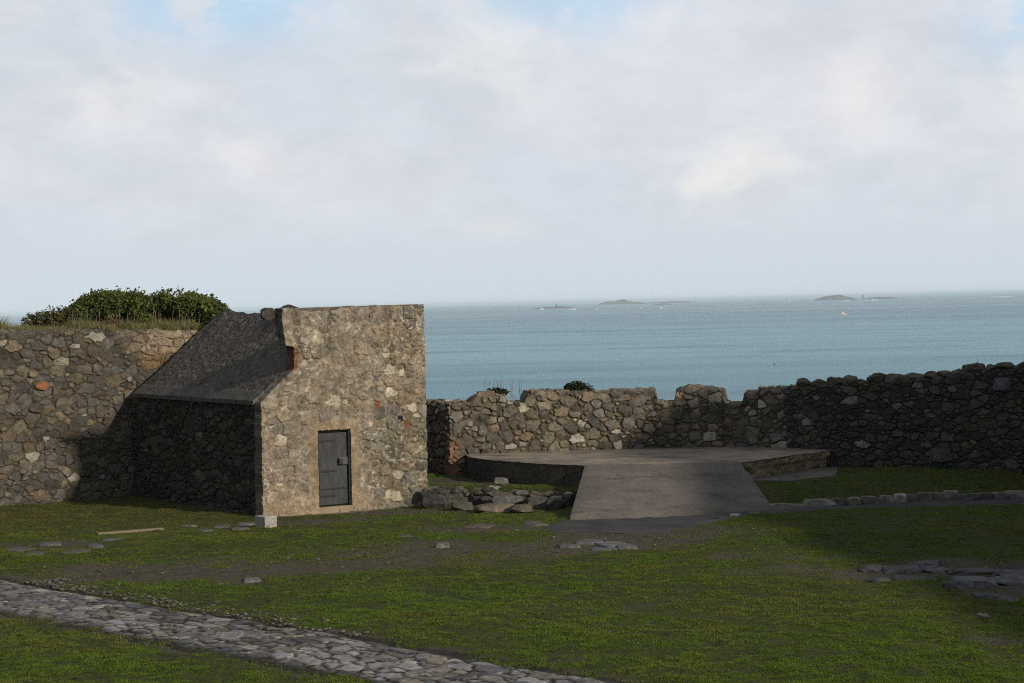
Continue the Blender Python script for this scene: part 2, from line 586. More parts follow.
def rock_verts(size, seed, sub=3, cuts=9, rough=.05, rot=0.0, blocky=1.0):
    rng = np.random.default_rng(seed)
    bm = bmesh.new()
    bmesh.ops.create_icosphere(bm, subdivisions=sub, radius=1.0)
    V = np.array([v.co[:] for v in bm.verts]); F = np.array([[v.index for v in f.verts] for f in bm.faces])
    bm.free()
    n = rng.normal(size=(cuts, 3)); n /= np.linalg.norm(n, axis=1)[:, None]
    n = np.concatenate([n, [(0, 0, 1), (0, 0, -1), (1, 0, .1), (-1, 0, .1), (0, -1, .1), (0, 1, .1)]])
    d = np.concatenate([.62 + .25*rng.random(cuts), .55 + .15*rng.random(6) + .3*(1 - blocky)])
    for nn, dd in zip(n, d):
        k = V @ nn
        over = np.maximum(k - dd, 0)
        V = V - over[:, None]*nn[None]
    V *= 1 + rough*2*(fbm(V[:, 0]*3 + seed, V[:, 1]*3 + V[:, 2]*2.3, 3, seed % 50) - .5)[:, None]
    V /= np.abs(V).max(0)[None]
    V *= np.array(size)[None]*.5
    c, s = math.cos(rot), math.sin(rot)
    V = V @ np.array([[c, s, 0], [-s, c, 0], [0, 0, 1]])
    return V, F


def rock(name, loc, size, seed, color, mat=None, parent=None, rot=0.0, sink=.15, rough=.05, cuts=9, var=.25, blocky=1.0):
    V, F = rock_verts(size, seed, 3, cuts, rough, rot, blocky)
    V = V + np.array(loc)[None] + np.array((0, 0, size[2]*(.5 - sink)))[None]
    k = 1 + var*2*(fbm(V[:, 0]*5, V[:, 1]*5 + V[:, 2]*6, 3, seed % 40) - .5)
    return mesh_obj(name, V, F, mat or M_ROCK, parent, col=np.array(color)[None]*k[:, None])


def leaf_cloud(name, P, Nrm, size, col, mat, parent=None, elong=1.6, origin=None):
    """many small leaf faces at P"""
    n = len(P)
    rng = np.random.default_rng(n)
    a = rng.normal(size=(n, 3)); a = a + Nrm*.2
    a /= np.linalg.norm(a, axis=1)[:, None]
    b = np.cross(a, Nrm + rng.normal(size=(n, 3))*.5); b /= np.linalg.norm(b, axis=1)[:, None] + 1e-6
    s = (size*(.6 + .8*rng.random(n)))[:, None]
    V = np.stack([P - b*s*.5*0 - a*s*elong*.5, P + b*s*.5, P + a*s*elong*.5, P - b*s*.5], 1).reshape(-1, 3)
    F = np.arange(4*n).reshape(n, 4)
    return mesh_obj(name, V, F, mat, parent, col=np.repeat(col, 4, 0), origin=origin)


def tubes(segs, sides=5):
    """list of (p0, p1, r0, r1) into one mesh's arrays"""
    Vs, Fs, base = [], [], 0
    for p0, p1, r0, r1 in segs:
        p0, p1 = np.array(p0, float), np.array(p1, float)
        d = p1 - p0; d /= np.linalg.norm(d) + 1e-9
        a = np.cross(d, (0, 0, 1) if abs(d[2]) < .9 else (1, 0, 0)); a /= np.linalg.norm(a)
        b = np.cross(d, a)
        ang = np.linspace(0, 2*np.pi, sides, endpoint=False)
        ring = np.cos(ang)[:, None]*a + np.sin(ang)[:, None]*b
        Vs += [p0 + ring*r0, p1 + ring*r1]
        for k in range(sides):
            Fs.append((base + k, base + (k+1) % sides, base + sides + (k+1) % sides, base + sides + k))
        Fs.append(tuple(base + sides + k for k in range(sides)))
        Fs.append(tuple(base + k for k in range(sides))[::-1])
        base += 2*sides
    return np.concatenate(Vs), Fs


def blades(name, P, height, width, col, mat, per=3, lean=.6, seed=3):
    """grass: tufts of thin triangles at P (n,3)"""
    rng = np.random.default_rng(seed)
    n = len(P)
    P = np.repeat(P, per, 0); col = np.repeat(col, per, 0); h = np.repeat(height, per)*(.6 + .8*rng.random(n*per))
    w = np.repeat(width, per)
    th = rng.random(n*per)*2*np.pi
    base = P + np.stack([rng.normal(0, 1, n*per), rng.normal(0, 1, n*per), np.zeros(n*per)], 1)*w[:, None]*1.2
    sd = np.stack([np.cos(th), np.sin(th), np.zeros(n*per)], 1)*w[:, None]*.5
    l = rng.normal(0, lean, (n*per, 2))*h[:, None]
    tip = base + np.concatenate([l, h[:, None]], 1)
    V = np.stack([base - sd, base + sd, tip], 1).reshape(-1, 3)
    F = np.arange(3*n*per).reshape(-1, 3)
    c = np.repeat(col, 3, 0)*(.75 + .5*np.repeat(rng.random((n*per, 1)), 3, 0))
    return mesh_obj(name, V, F, mat, None, origin=(0, 0, 0), col=c)


# ------------------------------------------------------------------ layout
A = survey(262, 517)[:2]; Bc = survey(428, 502.5)[:2]
HW = float(np.linalg.norm(Bc - A)); E1 = (Bc - A)/HW; E2 = np.array([-E1[1], E1[0]])
HL = 7.5                                             # depth of the hut
LW0 = np.array([-13.18, 51.05]); LWD = np.array([3.12, 2.22]); LWD /= np.linalg.norm(LWD); LWN = np.array([LWD[1], -LWD[0]])
PATH_C = np.array([(-15.0, 41.2), (-9.05, 34.95), (-3.15, 28.75), (3.6, 21.7)])


def hut_xy(u, w):
    """along the hut's front from its near corner, and back from it"""
    return A + E1*u + E2*w


def terrain(X, Y):
    X, Y = np.asarray(X, float), np.asarray(Y, float)
    z = .10*(fbm(X*.35, Y*.35, 3, 4) - .5) + .05*(fbm(X*1.6, Y*1.6, 3, 8) - .5)*ss(60, 40, Y)
    y0 = 45.9 + .33*(X - 5.9)
    z = z + .47*ss(0, 2.5, Y - y0)*ss(4.6, 5.5, X)
    # little terrace between the hut and the platform
    edge = 49.35 - .40*(X + 2.3)
    z = z + .42*ss(-.12, .18, Y - edge)*ss(-2.9, -2.3, X)*ss(4.5, 3.0, X)
    # low scarp where the rock breaks through
    z = z + .16*ss(39.0, 40.4, Y + .25*np.sin(X*.9))*ss(3.2, 5.5, X)*ss(47, 43, Y)
    # bank held by the left wall
    d = -((X - LW0[0])*LWN[0] + (Y - LW0[1])*LWN[1])
    bank = ss(.16, .46, d)*(1 - ss(-8.9, -7.4, X))
    z = z + bank*(4.33 + .10*ss(.3, 3, d))
    # the headland drops to the sea
    yc = 54.6 + 7.5*(1 - ss(-9.5, -6.5, X))
    drop = np.maximum(Y - yc, 0)
    z = z - np.minimum(drop*.75, 19)
    side = np.maximum(np.abs(X) - 42, 0)
    z = z - np.minimum(side*.6, 19)
    return z


def tz(x, y):
    return float(terrain(np.array([x]), np.array([y]))[0])


def path_offset(X, Y):
    """signed distance across the cobbled path"""
    best = np.full(np.shape(X), 1e9); sgn = np.zeros(np.shape(X))
    for a, b in zip(PATH_C[:-1], PATH_C[1:]):
        d = b - a; L = np.linalg.norm(d); d = d/L
        t = np.clip((X-a[0])*d[0] + (Y-a[1])*d[1], 0, L)
        qx, qy = X - a[0] - d[0]*t, Y - a[1] - d[1]*t
        r = np.hypot(qx, qy)
        m = r < best
        best = np.where(m, r, best); sgn = np.where(m, np.sign(d[0]*qy - d[1]*qx), sgn)
    return best*sgn


MUD = [((210, 568), 3.0, 1.9, .85), ((340, 562), 2.6, 1.8, .8), ((120, 575), 2.2, 1.4, .75), ((430, 548), 2.4, 1.6, .75), ((560, 545), 2.0, 1.5, .9),
       ((650, 536), 1.8, 1.6, .9), ((480, 527), 1.5, 1.0, .7), ((390, 512), 1.6, .8, .75), ((300, 522), 1.6, .7, .7),
       ((680, 610), 1.2, 1.0, .55), ((800, 555), 1.8, 1.0, .5), ((930, 570), 2.6, 1.8, .75), ((1000, 590), 1.2, .9, .7), ((250, 620), 1.2, .8, .45), ((60, 545), 2.0, 1.1, .55),
       ((475, 496), 1.8, .9, 1.0), ((535, 499), 1.2, .8, .9), ((530, 490), 1.2, 1.0, .8), ((760, 640), 1.2, .7, .35), ((560, 660), 1.0, .6, .4), ((1010, 640), .8, .8, .5), ((150, 525), 1.4, .5, .35)]


def mud_mask(X, Y):
    m = np.zeros(np.shape(X))
    for (px, py), rx, ry, s in MUD:
        c = survey(px, py)
        q = ((X - c[0])/(rx*1.4))**2 + ((Y - c[1])/(ry*1.05))**2
        m = np.maximum(m, s*np.exp(-q*.9))
    d = np.abs(path_offset(X, Y))
    m = np.maximum(m, .8*ss(1.7, .9, d))
    # worn strip before the hut, and foot of the walls
    r = (X - A[0])*E2[0] + (Y - A[1])*E2[1]; u = (X - A[0])*E1[0] + (Y - A[1])*E1[1]
    m = np.maximum(m, .95*ss(-.75, -.2, r)*ss(.3, -.1, r)*ss(-.2, .5, u)*ss(HW + 1.2, HW, u))
    n = fbm(X*1.1, Y*1.1, 5, 21, .6)
    return np.clip(m + (n - .5)*1.25*(.35 + m), 0, 1)


# ------------------------------------------------------------------ ground
def spaced(a, b, f0, f1, fine, coarse):
    lo = np.arange(a, f0, coarse); mid = np.arange(f0, f1, fine); hi = np.arange(f1, b + coarse, coarse)
    return np.concatenate([lo, mid, hi])


def build_ground():
    xs = spaced(-90, 90, -16.5, 15.5, .10, 2.5)
    ys = spaced(-60, 110, 22.5, 57, .10, 2.5)
    X, Y = np.meshgrid(xs, ys, indexing='ij')
    Z = terrain(X, Y)
    mud = mud_mask(X, Y)
    fine = ss(21, 23, Y)*ss(57, 55, Y)*ss(17, 16, np.abs(X))
    Z = Z + fine*(.10*(fbm(X*3.8, Y*3.8, 3, 31, .6) - .5)*(1 - .6*mud) - .03*mud)
    on = (np.abs(path_offset(X, Y)) < 1.15)
    r = (X - A[0])*E2[0] + (Y - A[1])*E2[1]; u = (X - A[0])*E1[0] + (Y - A[1])*E1[1]
    dry = ss(-.62, -.15, r + .5*(fbm(X*2, Y*2, 4, 19) - .5))*ss(.2, -.1, r)*ss(.2, .8, u)*ss(HW + .8, HW, u)
    Z = np.where(on, Z - .05, Z)
    m, N = new_mat('ground')
    t = N.n('ShaderNodeTexCoord').outputs['Object']
    a = N.n('ShaderNodeAttribute', attribute_name='mud').outputs['Fac']
    n1 = N.noise(t, 9, 7, .7); n2 = N.noise(t, 1.2, 5, .6); n3 = N.noise(t, 38, 5, .7)
    k = N.smooth(N.math('ADD', a, N.math('MULTIPLY', N.math('SUBTRACT', n1, .5), .9)), .30, .62)
    grass = N.mix(N.smooth(n2, .35, .65), (.045, .064, .011), (.058, .066, .015))
    grass = N.mix(N.smooth(n1, .46, .64), grass, (.024, .026, .012))
    mudc = N.mix(N.smooth(n1, .3, .7), (.048, .042, .031), (.100, .087, .066))
    mudc = N.mix(N.smooth(n3, .62, .74), mudc, (.19, .175, .15))
    mudc = N.mix(N.n('ShaderNodeAttribute', attribute_name='dry').outputs['Fac'], mudc, N.mix(N.smooth(n1, .3, .7), (.16, .125, .085), (.27, .22, .155)))
    c = N.mix(k, grass, mudc)
    finish(N, c, .95, .15, N.math('ADD', N.math('MULTIPLY', n1, .7), N.math('MULTIPLY', n3, .3)), .7, .05)
    V = np.stack([X, Y, Z], 2).reshape(-1, 3)
    o = mesh_obj('ground', V, grid_faces(len(xs), len(ys)), m, None, origin=(0, 0, 0), smooth=True, attrs={'mud': mud.ravel(), 'dry': dry.ravel()})
    tag(o, kind='structure')


build_ground()


def build_grass():
    rng = np.random.default_rng(5)
    n = 950000
    Y = 23.5 + (53.5 - 23.5)*rng.random(n)**1.15
    X = (rng.random(n)*2 - 1)*(Y*.285 + .6)
    mud = mud_mask(X, Y)
    clump = fbm(X*2.2, Y*2.2, 4, 41, .6)
    keep = rng.random(n) < np.clip(1.2 - 1.45*mud, .12, 1)*ss(.26, .48, clump)
    # not on paving, concrete, inside the hut or the walls
    r = (X - A[0])*E2[0] + (Y - A[1])*E2[1]; u = (X - A[0])*E1[0] + (Y - A[1])*E1[1]
    keep &= ~((r > -.08) & (u > -.05) & (u < HW + .05) & (r < HL))
    po = np.abs(path_offset(X, Y))
    keep &= (po > .66 + .25*fbm(X*1.3, Y*1.3, 3, 61)) | ((po > .5) & (rng.random(n) < .08))
    keep &= ~((X > .9) & (X < 6.2) & (Y > 44.6 + .0*X) & (Y < 53))
    dl = (X - LW0[0])*LWN[0] + (Y - LW0[1])*LWN[1]
    keep &= (dl > .02)
    for poly in NO_GRASS:
        keep &= ~inside(X, Y, poly)
    X, Y, clump, mud = X[keep], Y[keep], clump[keep], mud[keep]
    Z = terrain(X, Y) + .10*(fbm(X*3.8, Y*3.8, 3, 31, .6) - .5)*(1 - .6*mud) - .03*mud
    patch = fbm(X*.6, Y*.6, 4, 51)
    g = np.array((.118, .190, .016)); y_ = np.array((.150, .184, .026)); br = np.array((.078, .068, .034))
    t = np.maximum(ss(.42, .62, patch), .9*ss(42.5, 46, Y)*ss(-3, -6, X))[:, None]
    y_ = y_ + (np.array((.15, .135, .035)) - y_)*(ss(42.5, 46, Y)*ss(-3, -6, X))[:, None]
    col = g*(1-t) + y_*t
    q = rng.random(len(X))
    col[q < .05 + .42*mud] = br
    col *= (.7 + .6*rng.random((len(X), 1)))
    h = (.012 + .020*ss(.35, .7, clump))*(.7 + .6*rng.random(len(X)))
    o = blades('grass', np.stack([X, Y, Z - .01], 1), h, np.full(len(X), .0135), col, M_BLADE, per=3, lean=1.0)
    tag(o, 'short green turf growing over the whole courtyard', 'grass', kind='stuff')


def inside(X, Y, poly):
    c = np.zeros(np.shape(X), bool)
    n = len(poly)
    for k in range(n):
        x0, y0 = poly[k][:2]; x1, y1 = poly[(k+1) % n][:2]
        m = ((y0 > Y) != (y1 > Y)) & (X < (x1-x0)*(Y-y0)/((y1-y0) or 1e-9) + x0)
        c ^= m
    return c


NO_GRASS = []

# ------------------------------------------------------------------ sea, islets
SEA = -12.0


def build_sea():
    m, N = new_mat('sea_water')
    t = N.n('ShaderNodeTexCoord').outputs['Object']
    big = N.noise(N.mapping(t, (.0006, .0032, 1), (1.3, .2, 0)), 1.0, 6, .6, .4)
    mid = N.noise(N.mapping(t, (.006, .022, 1)), 1.0, 8, .72, .3)
    sp = N.n('ShaderNodeSeparateXYZ', i_0=t)
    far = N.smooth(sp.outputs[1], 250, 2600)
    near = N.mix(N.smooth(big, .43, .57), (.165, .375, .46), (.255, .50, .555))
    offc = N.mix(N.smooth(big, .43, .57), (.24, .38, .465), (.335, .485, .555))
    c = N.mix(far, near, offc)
    c = N.mix(N.smooth(mid, .46, .70), c, (.13, .26, .33))
    w1 = N.noise(N.mapping(t, (.5, .9, 1)), 1.0, 6, .65)
    b = N.n('ShaderNodeBump', i_Strength=1.0, i_Distance=.9, i_Height=w1)
    p = N.n('ShaderNodeBsdfPrincipled', i_Base_Color=c, i_Roughness=.35)
    p.inputs['Specular IOR Level'].default_value = .35
    N.t.links.new(b.outputs[0], p.inputs['Normal'])
    N.n('ShaderNodeOutputMaterial', i_Surface=p.outputs[0])
    L = 32000.0
    V = [(-L, -L, SEA), (L, -L, SEA), (L, L, SEA), (-L, L, SEA)]
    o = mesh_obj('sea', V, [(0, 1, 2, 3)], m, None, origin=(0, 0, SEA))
    tag(o, kind='structure')


build_sea()
M_ISLET = plain_mat('islet_rock', (.15, .12, .11), .95, .3, .02)
M_FOAM = plain_mat('foam', (.75, .77, .78), .8, .1, .3)
M_TOWER = plain_mat('beacon_masonry', (.35, .33, .32), .9, .2, .5)


def islet(px, py_base, w_px, h_px, Y, seed, label, lumps=3):
    c = at_depth(px, py_base, Y); s = Y/FPX
    wdt, hgt = w_px*s, h_px*s
    xs = np.linspace(-.5, .5, 61); ysn = np.linspace(-.5, .5, 15)
    X, Yy = np.meshgrid(xs, ysn, indexing='ij')
    prof = np.clip(1 - (np.abs(X)*2)**1.6, 0, 1)*np.clip(1 - (np.abs(Yy)*2)**2, 0, 1)
    prof = prof**.7*(.35 + .9*fbm(X*5 + seed, Yy*2.5, 4, seed))
    prof = prof/prof.max()
    V = np.stack([c[0] + X*wdt, Y + Yy*wdt*.5, SEA - 1 + prof*(hgt + 1)], 2).reshape(-1, 3)
    o = mesh_obj('rocky_islet', V, grid_faces(61, 15), M_ISLET, None)
    return tag(o, label, 'islet', 'rocky islets far out on the sea')


islet(622, 303, 50, 5.0, 9500, 3, 'broad low dome shaped islet on the horizon above the middle of the sea wall')
islet(554, 308.5, 46, 2.0, 5400, 5, 'thin flat reef carrying a small pale beacon')
islet(836, 299, 44, 5.5, 8200, 8, 'craggy islet with a raised hump just left of the dark beacon tower')
islet(880, 299, 44, 2.2, 8600, 12, 'low broken reef trailing off to the right of the dark beacon tower')
islet(672, 302, 56, 1.8, 10500, 14, 'very faint string of rocks right of the dome shaped islet')
islet(664, 305.6, 34, 1.2, 7000, 18, 'thin dark line of rock awash among white surf')


def beacon(px, py, Y, h, r, label):
    c = at_depth(px, py, Y)
    e = empty('beacon_tower', (c[0], Y, SEA), label, 'beacon')
    V, F = tubes([((c[0], Y, SEA), (c[0], Y, SEA + h*.8), r, r*.75)], 12)
    mesh_obj('tower', V, F, M_TOWER if px < 700 else M_ISLET, e)
    V, F = tubes([((c[0], Y, SEA + h*.8), (c[0], Y, SEA + h*.9), r*.9, r*.9), ((c[0], Y, SEA + h*.9), (c[0], Y, SEA + h), r*.6, r*.1)], 12)
    mesh_obj('lantern', V, F, M_TOWER if px < 700 else M_ISLET, e)


beacon(557, 308, 5400, 14, 2.6, 'small pale beacon standing on the thin flat reef')
beacon(863, 299, 8300, 22, 3.4, 'dark slim beacon tower between the craggy islet and the broken reef')


def surf(px, py, w_px):
    d = survey(px, py, SEA + .15)
    s = d[1]/FPX
    n = 25
    xs = np.linspace(-.5, .5, n)
    Vt, Fs = [], []
    for k, x in enumerate(xs):
        hgt = 1.3*s*(1 - abs(2*x)**2)*(.5 + random.random()) + .02
        wd = 10*s*(1 - abs(2*x)**1.5) + .1
        Vt += [(d[0] + x*w_px*s, d[1] - wd, SEA + .02), (d[0] + x*w_px*s, d[1], SEA + hgt), (d[0] + x*w_px*s, d[1] + wd, SEA + .02)]
    for k in range(n-1):
        for j in range(2):
            Fs.append((3*k+j, 3*k+3+j, 3*k+4+j, 3*k+1+j))
    o = mesh_obj('surf', Vt, Fs, M_FOAM, None)
    tag(o, kind='structure')


for p in [(596, 309.3, 6), (572, 309.6, 9), (640, 308.3, 4), (660, 308.2, 7), (541, 309.6, 6), (788, 301.5, 8), (845, 301.2, 9), (872, 300.4, 14), (1001, 297.2, 22), (810, 301.2, 5)]:
    surf(*p)


def boat():
    c = survey(843, 315.2, SEA)
    e = empty('fishing_boat', c, 'tiny white and red motor boat alone on the open sea', 'boat')
    x0, y0 = c[0], c[1]
    n = 9
    V = []
    for k in range(n):
        t = k/(n-1)*2 - 1
        w = 1.15*(1 - max(t, 0)**2.2)**.7 if t < 1 else .03
        w = max(w, .04); sheer = .9 + .5*max(t, 0)**2
        xx = x0 + t*3.1
        V += [(xx, y0 - w, SEA + sheer), (xx, y0 - w*.75, SEA - .2), (xx, y0 + w*.75, SEA - .2), (xx, y0 + w, SEA + sheer)]
    F = []
    for k in range(n-1):
        for j in range(4):
            F.append((4*k+j, 4*k+(j+1) % 4, 4*k+4+(j+1) % 4, 4*k+4+j))
    F += [(0, 1, 2, 3), (4*n-1, 4*n-2, 4*n-3, 4*n-4)]
    mesh_obj('hull', V, F, plain_mat('hull_paint', (.62, .46, .42), .5, .1), e)
    V, F = box(x0 - .9, x0 + 1.0, y0 - .75, y0 + .75, SEA + .9, SEA + 2.6)
    V[[1, 3]] += (.15, 0, 0)
    bevel(mesh_obj('cabin', V, F, plain_mat('cabin_paint', (.8, .8, .8), .4, .05), e), .08)
    V, F = tubes([((x0 - 1.0, y0, SEA + .9), (x0 - 1.0, y0, SEA + 3.6), .05, .03)], 6)
    mesh_obj('mast', V, F, plain_mat('mast_paint', (.6, .6, .6), .5, .05), e)


boat()


def buoy(px, py, label, c):
    p = survey(px, py, SEA)
    e = empty('marker_buoy', p, label, 'buoy')
    V, F = tubes([(p + (0, 0, -.2), p + (0, 0, .1), .10, .16), (p + (0, 0, .1), p + (0, 0, .28), .16, .06)], 12)
    mesh_obj('float', V, F, plain_mat('buoy_float', c, .5, .05), e)
    V, F = tubes([(p + (0, 0, .28), p + (0, 0, 1.0), .035, .03)], 6)
    mesh_obj('pole', V, F, plain_mat('buoy_pole', (.05, .05, .05), .5, .05), e)
    V, F = box(p[0] - .10, p[0] + .10, p[1] - .01, p[1] + .01, p[2] + .85, p[2] + 1.05)
    mesh_obj('pennant', V, F, plain_mat('pennant', (.55, .56, .55), .7, .05), e)


buoy(774.5, 365, 'pot marker buoy with a dark pole and white pennant, farther of the two', (.03, .03, .03))
buoy(770.3, 368, 'pot marker buoy with a white float, nearer of the two', (.5, .52, .52))

# ------------------------------------------------------------------ haze over the sea
hm = bpy.data.materials.new('haze')
hm.use_nodes = True
NH = NT(hm.node_tree)
pv = NH.n('ShaderNodeVolumePrincipled')
pv.inputs['Color'].default_value = (.74, .90, 1.0, 1)
pv.inputs['Density'].default_value = 8.0e-5
pv.inputs['Anisotropy'].default_value = -.3
NH.n('ShaderNodeOutputMaterial', i_Volume=pv.outputs[0])
V, F = box(-33000, 33000, -33000, 33000, -33, 15)
hz = mesh_obj('haze', V, F, hm, None, origin=(0, 0, 0))
tag(hz, 'thin pale sea haze fading the islets and the horizon', 'haze', kind='stuff')


# ------------------------------------------------------------------ walls
def z_at(px, py, Y):
    return at_depth(px, py, Y)[2]


def left_top(S, P):
    base = np.interp(P[:, 0], [-20, -13.2, -8.2, -6], [4.55, 4.47, 4.30, 4.25])
    return base + .10*(fbm(S*2.3, S*0 + 3, 4, 71) - .5) + .06*(fbm(S*7, S*0 + 1, 2, 72) - .5)


def left_cols(V, col, ids, prof):
    # patch of brick and old plaster against the roof's edge, rusty stones here and there
    s = (V[:, 0] - LW0[0])*LWD[0] + (V[:, 1] - LW0[1])*LWD[1]
    edge = fbm(V[:, 0]*5 + V[:, 1]*5, V[:, 2]*6, 4, 91)
    m = ss(4.05, 4.3, s + (edge-.5)*.9)*ss(3.2, 3.6, V[:, 2] + (edge - .5)*.6 + .25*(s - 4.4))*ss(6.2, 5.9, s)
    pl = np.array((.27, .21, .15))*(.6 + .8*edge[:, None])
    ru = ss(3.95, 3.6, V[:, 2])[:, None]
    pl = pl*(1-ru) + np.array((.17, .11, .06))*ru*(.6 + .8*edge[:, None])
    return col*(1 - m[:, None]*.9) + pl*m[:, None]*.9


lw = empty('courtyard_wall', (*(LW0 + LWD*1.5), 0), 'tall rubble retaining wall with grass and bushes growing along its top', 'stone wall')
build_wall('masonry', [LW0 - LWD*4.6, LW0 + LWD*6.4], left_top, -.25, .55, M_RUBBLE, lw, res=.024, seed=3, depth=.045,
           rmin=.04, rmax=.16, aspect=1.45, joint=.015, mortar=(.075, .064, .046), bright=.86, warp=.045, col_fn=left_cols)
# one rust red stone stands out
_s = 2.2
p = at_depth(43, 386, 51.9)
dline = (p[0] - LW0[0])*LWD[0]
q = LW0 + LWD*((p[0] - LW0[0])/LWD[0])
rock('rusty_stone', (q[0] + LWN[0]*.0, q[1] + LWN[1]*.0, z_at(43, 390, q[1]) - .02), (.38, .2, .24), 5, (.24, .105, .05), M_RUBBLE, lw, rot=math.atan2(LWD[1], LWD[0]), sink=.0)

SEA_PTS = [(-1.68, 52.45), (-.4, 52.72), (1.5, 53.15), (3.6, 53.4), (5.2, 53.25), (6.55, 52.85)]
PROF = [(452, 402), (470, 402), (477, 396), (505, 394), (509, 402), (524, 402), (528, 392), (545, 391), (565, 391), (600, 393), (635, 391), (656, 391), (659, 403), (675, 404),
        (677, 393), (690, 387), (705, 388), (722, 391), (725, 404), (742, 404), (745, 392), (760, 392), (792, 390)]


def sea_top(S, P):
    pr = np.array([( (at_depth(a, b, 53.0)[0]), z_at(a, b, 53.0)) for a, b in PROF])
    z = np.interp(P[:, 0], pr[:, 0], pr[:, 1])
    return z + .07*(fbm(S*5, S*0 + 3, 4, 77) - .5)


sw = empty('sea_wall', (3.0, 53.2, .4), 'low ragged rubble parapet wall between the round platform and the sea', 'stone wall')
back0 = np.array(SEA_PTS[0]) + E2*3.2


def sea_cols(V, col, ids, prof):
    # red brick quoin at the open end
    s = np.hypot(V[:, 0] - SEA_PTS[0][0], V[:, 1] - SEA_PTS[0][1])
    br = np.floor(V[:, 2]/.085)
    jt = ((V[:, 2]/.085) % 1 > .82)
    m = (s < .22)*ss(1.75, 1.2, V[:, 2] + .3*fbm(V[:, 0]*9, V[:, 2]*9, 3, 17))
    bc = np.where(jt[:, None], np.array((.20, .17, .13)), np.array((.27, .14, .085))*(.7 + .6*vnoise(br*3.3, br*1.7, 5))[:, None])
    return col*(1 - m[:, None]*.85) + bc*m[:, None]*.85


build_wall('masonry', [back0] + SEA_PTS, sea_top, -.1, .6, M_RUBBLE_SEA, sw, res=.024, seed=14, depth=.055, rmin=.04, rmax=.16, aspect=1.35, warp=.05,
           joint=.022, mortar=(.10, .085, .058), bright=1.25, accents=.0, pale=.06, col_fn=sea_cols)
# squared pier where the parapet meets the next wall, turned a little
build_wall('pier', [(6.46, 52.70), (7.30, 52.42)], lambda S, P: z_at(778, 389, 52.5) + .10*(fbm(S*6, S*0 + 9, 3, 87) - .5), -.1, .75, M_RUBBLE_SEA, sw,
           res=.024, seed=24, depth=.06, rmin=.04, rmax=.15, aspect=1.35, joint=.02, mortar=(.10, .085, .055), bright=1.3, pale=.08)
for k, (px, py, w, h) in enumerate([(486, 393, .55, .34), (540, 392, .5, .30), (556, 391, .42, .28), (597, 391, .5, .22), (643, 392, .42, .25), (686, 389, .5, .32), (706, 390, .5, .26), (753, 392, .42, .28), (776, 388, .6, .26), (622, 391, .5, .18), (530, 394, .3, .2)]):
    Y = float(np.interp(px, [452, 560, 650, 700, 790], [52.7, 53.3, 53.6, 53.5, 52.8]))
    b = at_depth(px, py + 5, Y)
    rock('coping_stone', (b[0], Y, b[2] - .10), (w, .5, h), 300 + k, (.17 + .05*random.random(), .15, .115), M_RUBBLE_SEA, sw, rot=random.uniform(-.4, .4), sink=.1)

RW_PTS = [(7.15, 52.35), (7.9, 51.6), (12.9, 49.85), (17.5, 48.0)]


def right_top(S, P):
    z = np.interp(P[:, 0], [7.1, 10.0, 12.75, 16, 20, 25], [2.52, 2.72, 3.02, 3.5, 3.9, 4.1])
    return z + .06*(fbm(S*4, S*0 + 3, 3, 79) - .5)


rw = empty('rampart_wall', (11, 50.6, .4), 'dark rubble wall topped with rounded coping stones behind the kerbed lawn', 'stone wall')
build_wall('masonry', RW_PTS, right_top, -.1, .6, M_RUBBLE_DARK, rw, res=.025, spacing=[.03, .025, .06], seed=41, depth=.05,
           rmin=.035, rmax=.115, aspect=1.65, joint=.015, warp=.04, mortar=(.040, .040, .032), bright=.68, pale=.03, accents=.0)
x = 7.35
k = 0
while x < 17:
    w = random.uniform(.24, .56)
    xc = x + w/2
    yv = float(np.interp(xc, [a for a, b in RW_PTS], [b for a, b in RW_PTS])) + .22
    zc = float(np.interp(xc, [7.1, 10.0, 12.75, 16, 20, 25], [2.52, 2.72, 3.02, 3.5, 3.9, 4.1]))
    rock('coping_stone', (xc, yv, zc - .06 + random.uniform(-.04, .05)), (w*1.2, .5, random.uniform(.20, .36)), 400 + k, np.array((.10, .09, .07))*random.uniform(.75, 1.2), M_RUBBLE_DARK, rw,
         rot=-.35 + random.uniform(-.3, .3), sink=.2, rough=.16, cuts=12, blocky=.1)
    x += w*.97
    k += 1
# big pale boulder built high into the wall
for (px, py, w, h, c) in [(1001, 384, .46, .34, (.16, .16, .18)), (986, 443, 0, 0, None), (944, 456, .62, .40, (.10, .095, .08))]:
    if c is None: continue
    xx = at_depth(px, py, 50.2)[0]
    yv = float(np.interp(xx, [a for a, b in RW_PTS], [b for a, b in RW_PTS]))
    rock('large_stone', (xx, yv - .0, z_at(px, py, yv) - h/2), (w, .26, h), int(px), c, M_RUBBLE_DARK, rw, rot=-.33, sink=.0, cuts=16)


# block added out of view, its top shaped to shade lawn and walls
kp = empty('shade_block', (21, 36, 0), 'unseen rubble block added to shade the right side of the courtyard', 'shade block')


def shade_top(S, P):
    z = np.interp(P[:, 1], [18, 29, 36, 41, 44.2, 44.4, 45.9, 46.1, 48], [5.0, 5.3, 6.6, 8.4, 8.7, 5.6, 5.6, 8.4, 8.8])
    return z + .25*(fbm(S*.8, S*0, 4, 3) - .5)


build_wall('masonry', [(16.6, 47.7), (16.1, 40.0), (16.0, 30.0), (16.4, 18.0)], shade_top, -.4, 9.0, M_RUBBLE, kp,
           res=.09, seed=44, depth=.06, rmin=.12, rmax=.28, aspect=1.4, joint=.04, bright=1.0)

# ------------------------------------------------------------------ the hut
hc = hut_xy(HW/2, HL/2)
hut = empty('stone_hut', (hc[0], hc[1], 0), 'small roofless looking stone hut with a tall mortared front and a dark door', 'hut')
hut['label'] = 'stone hut with a tall square mortared front, dark metal door and sloping lean roof'


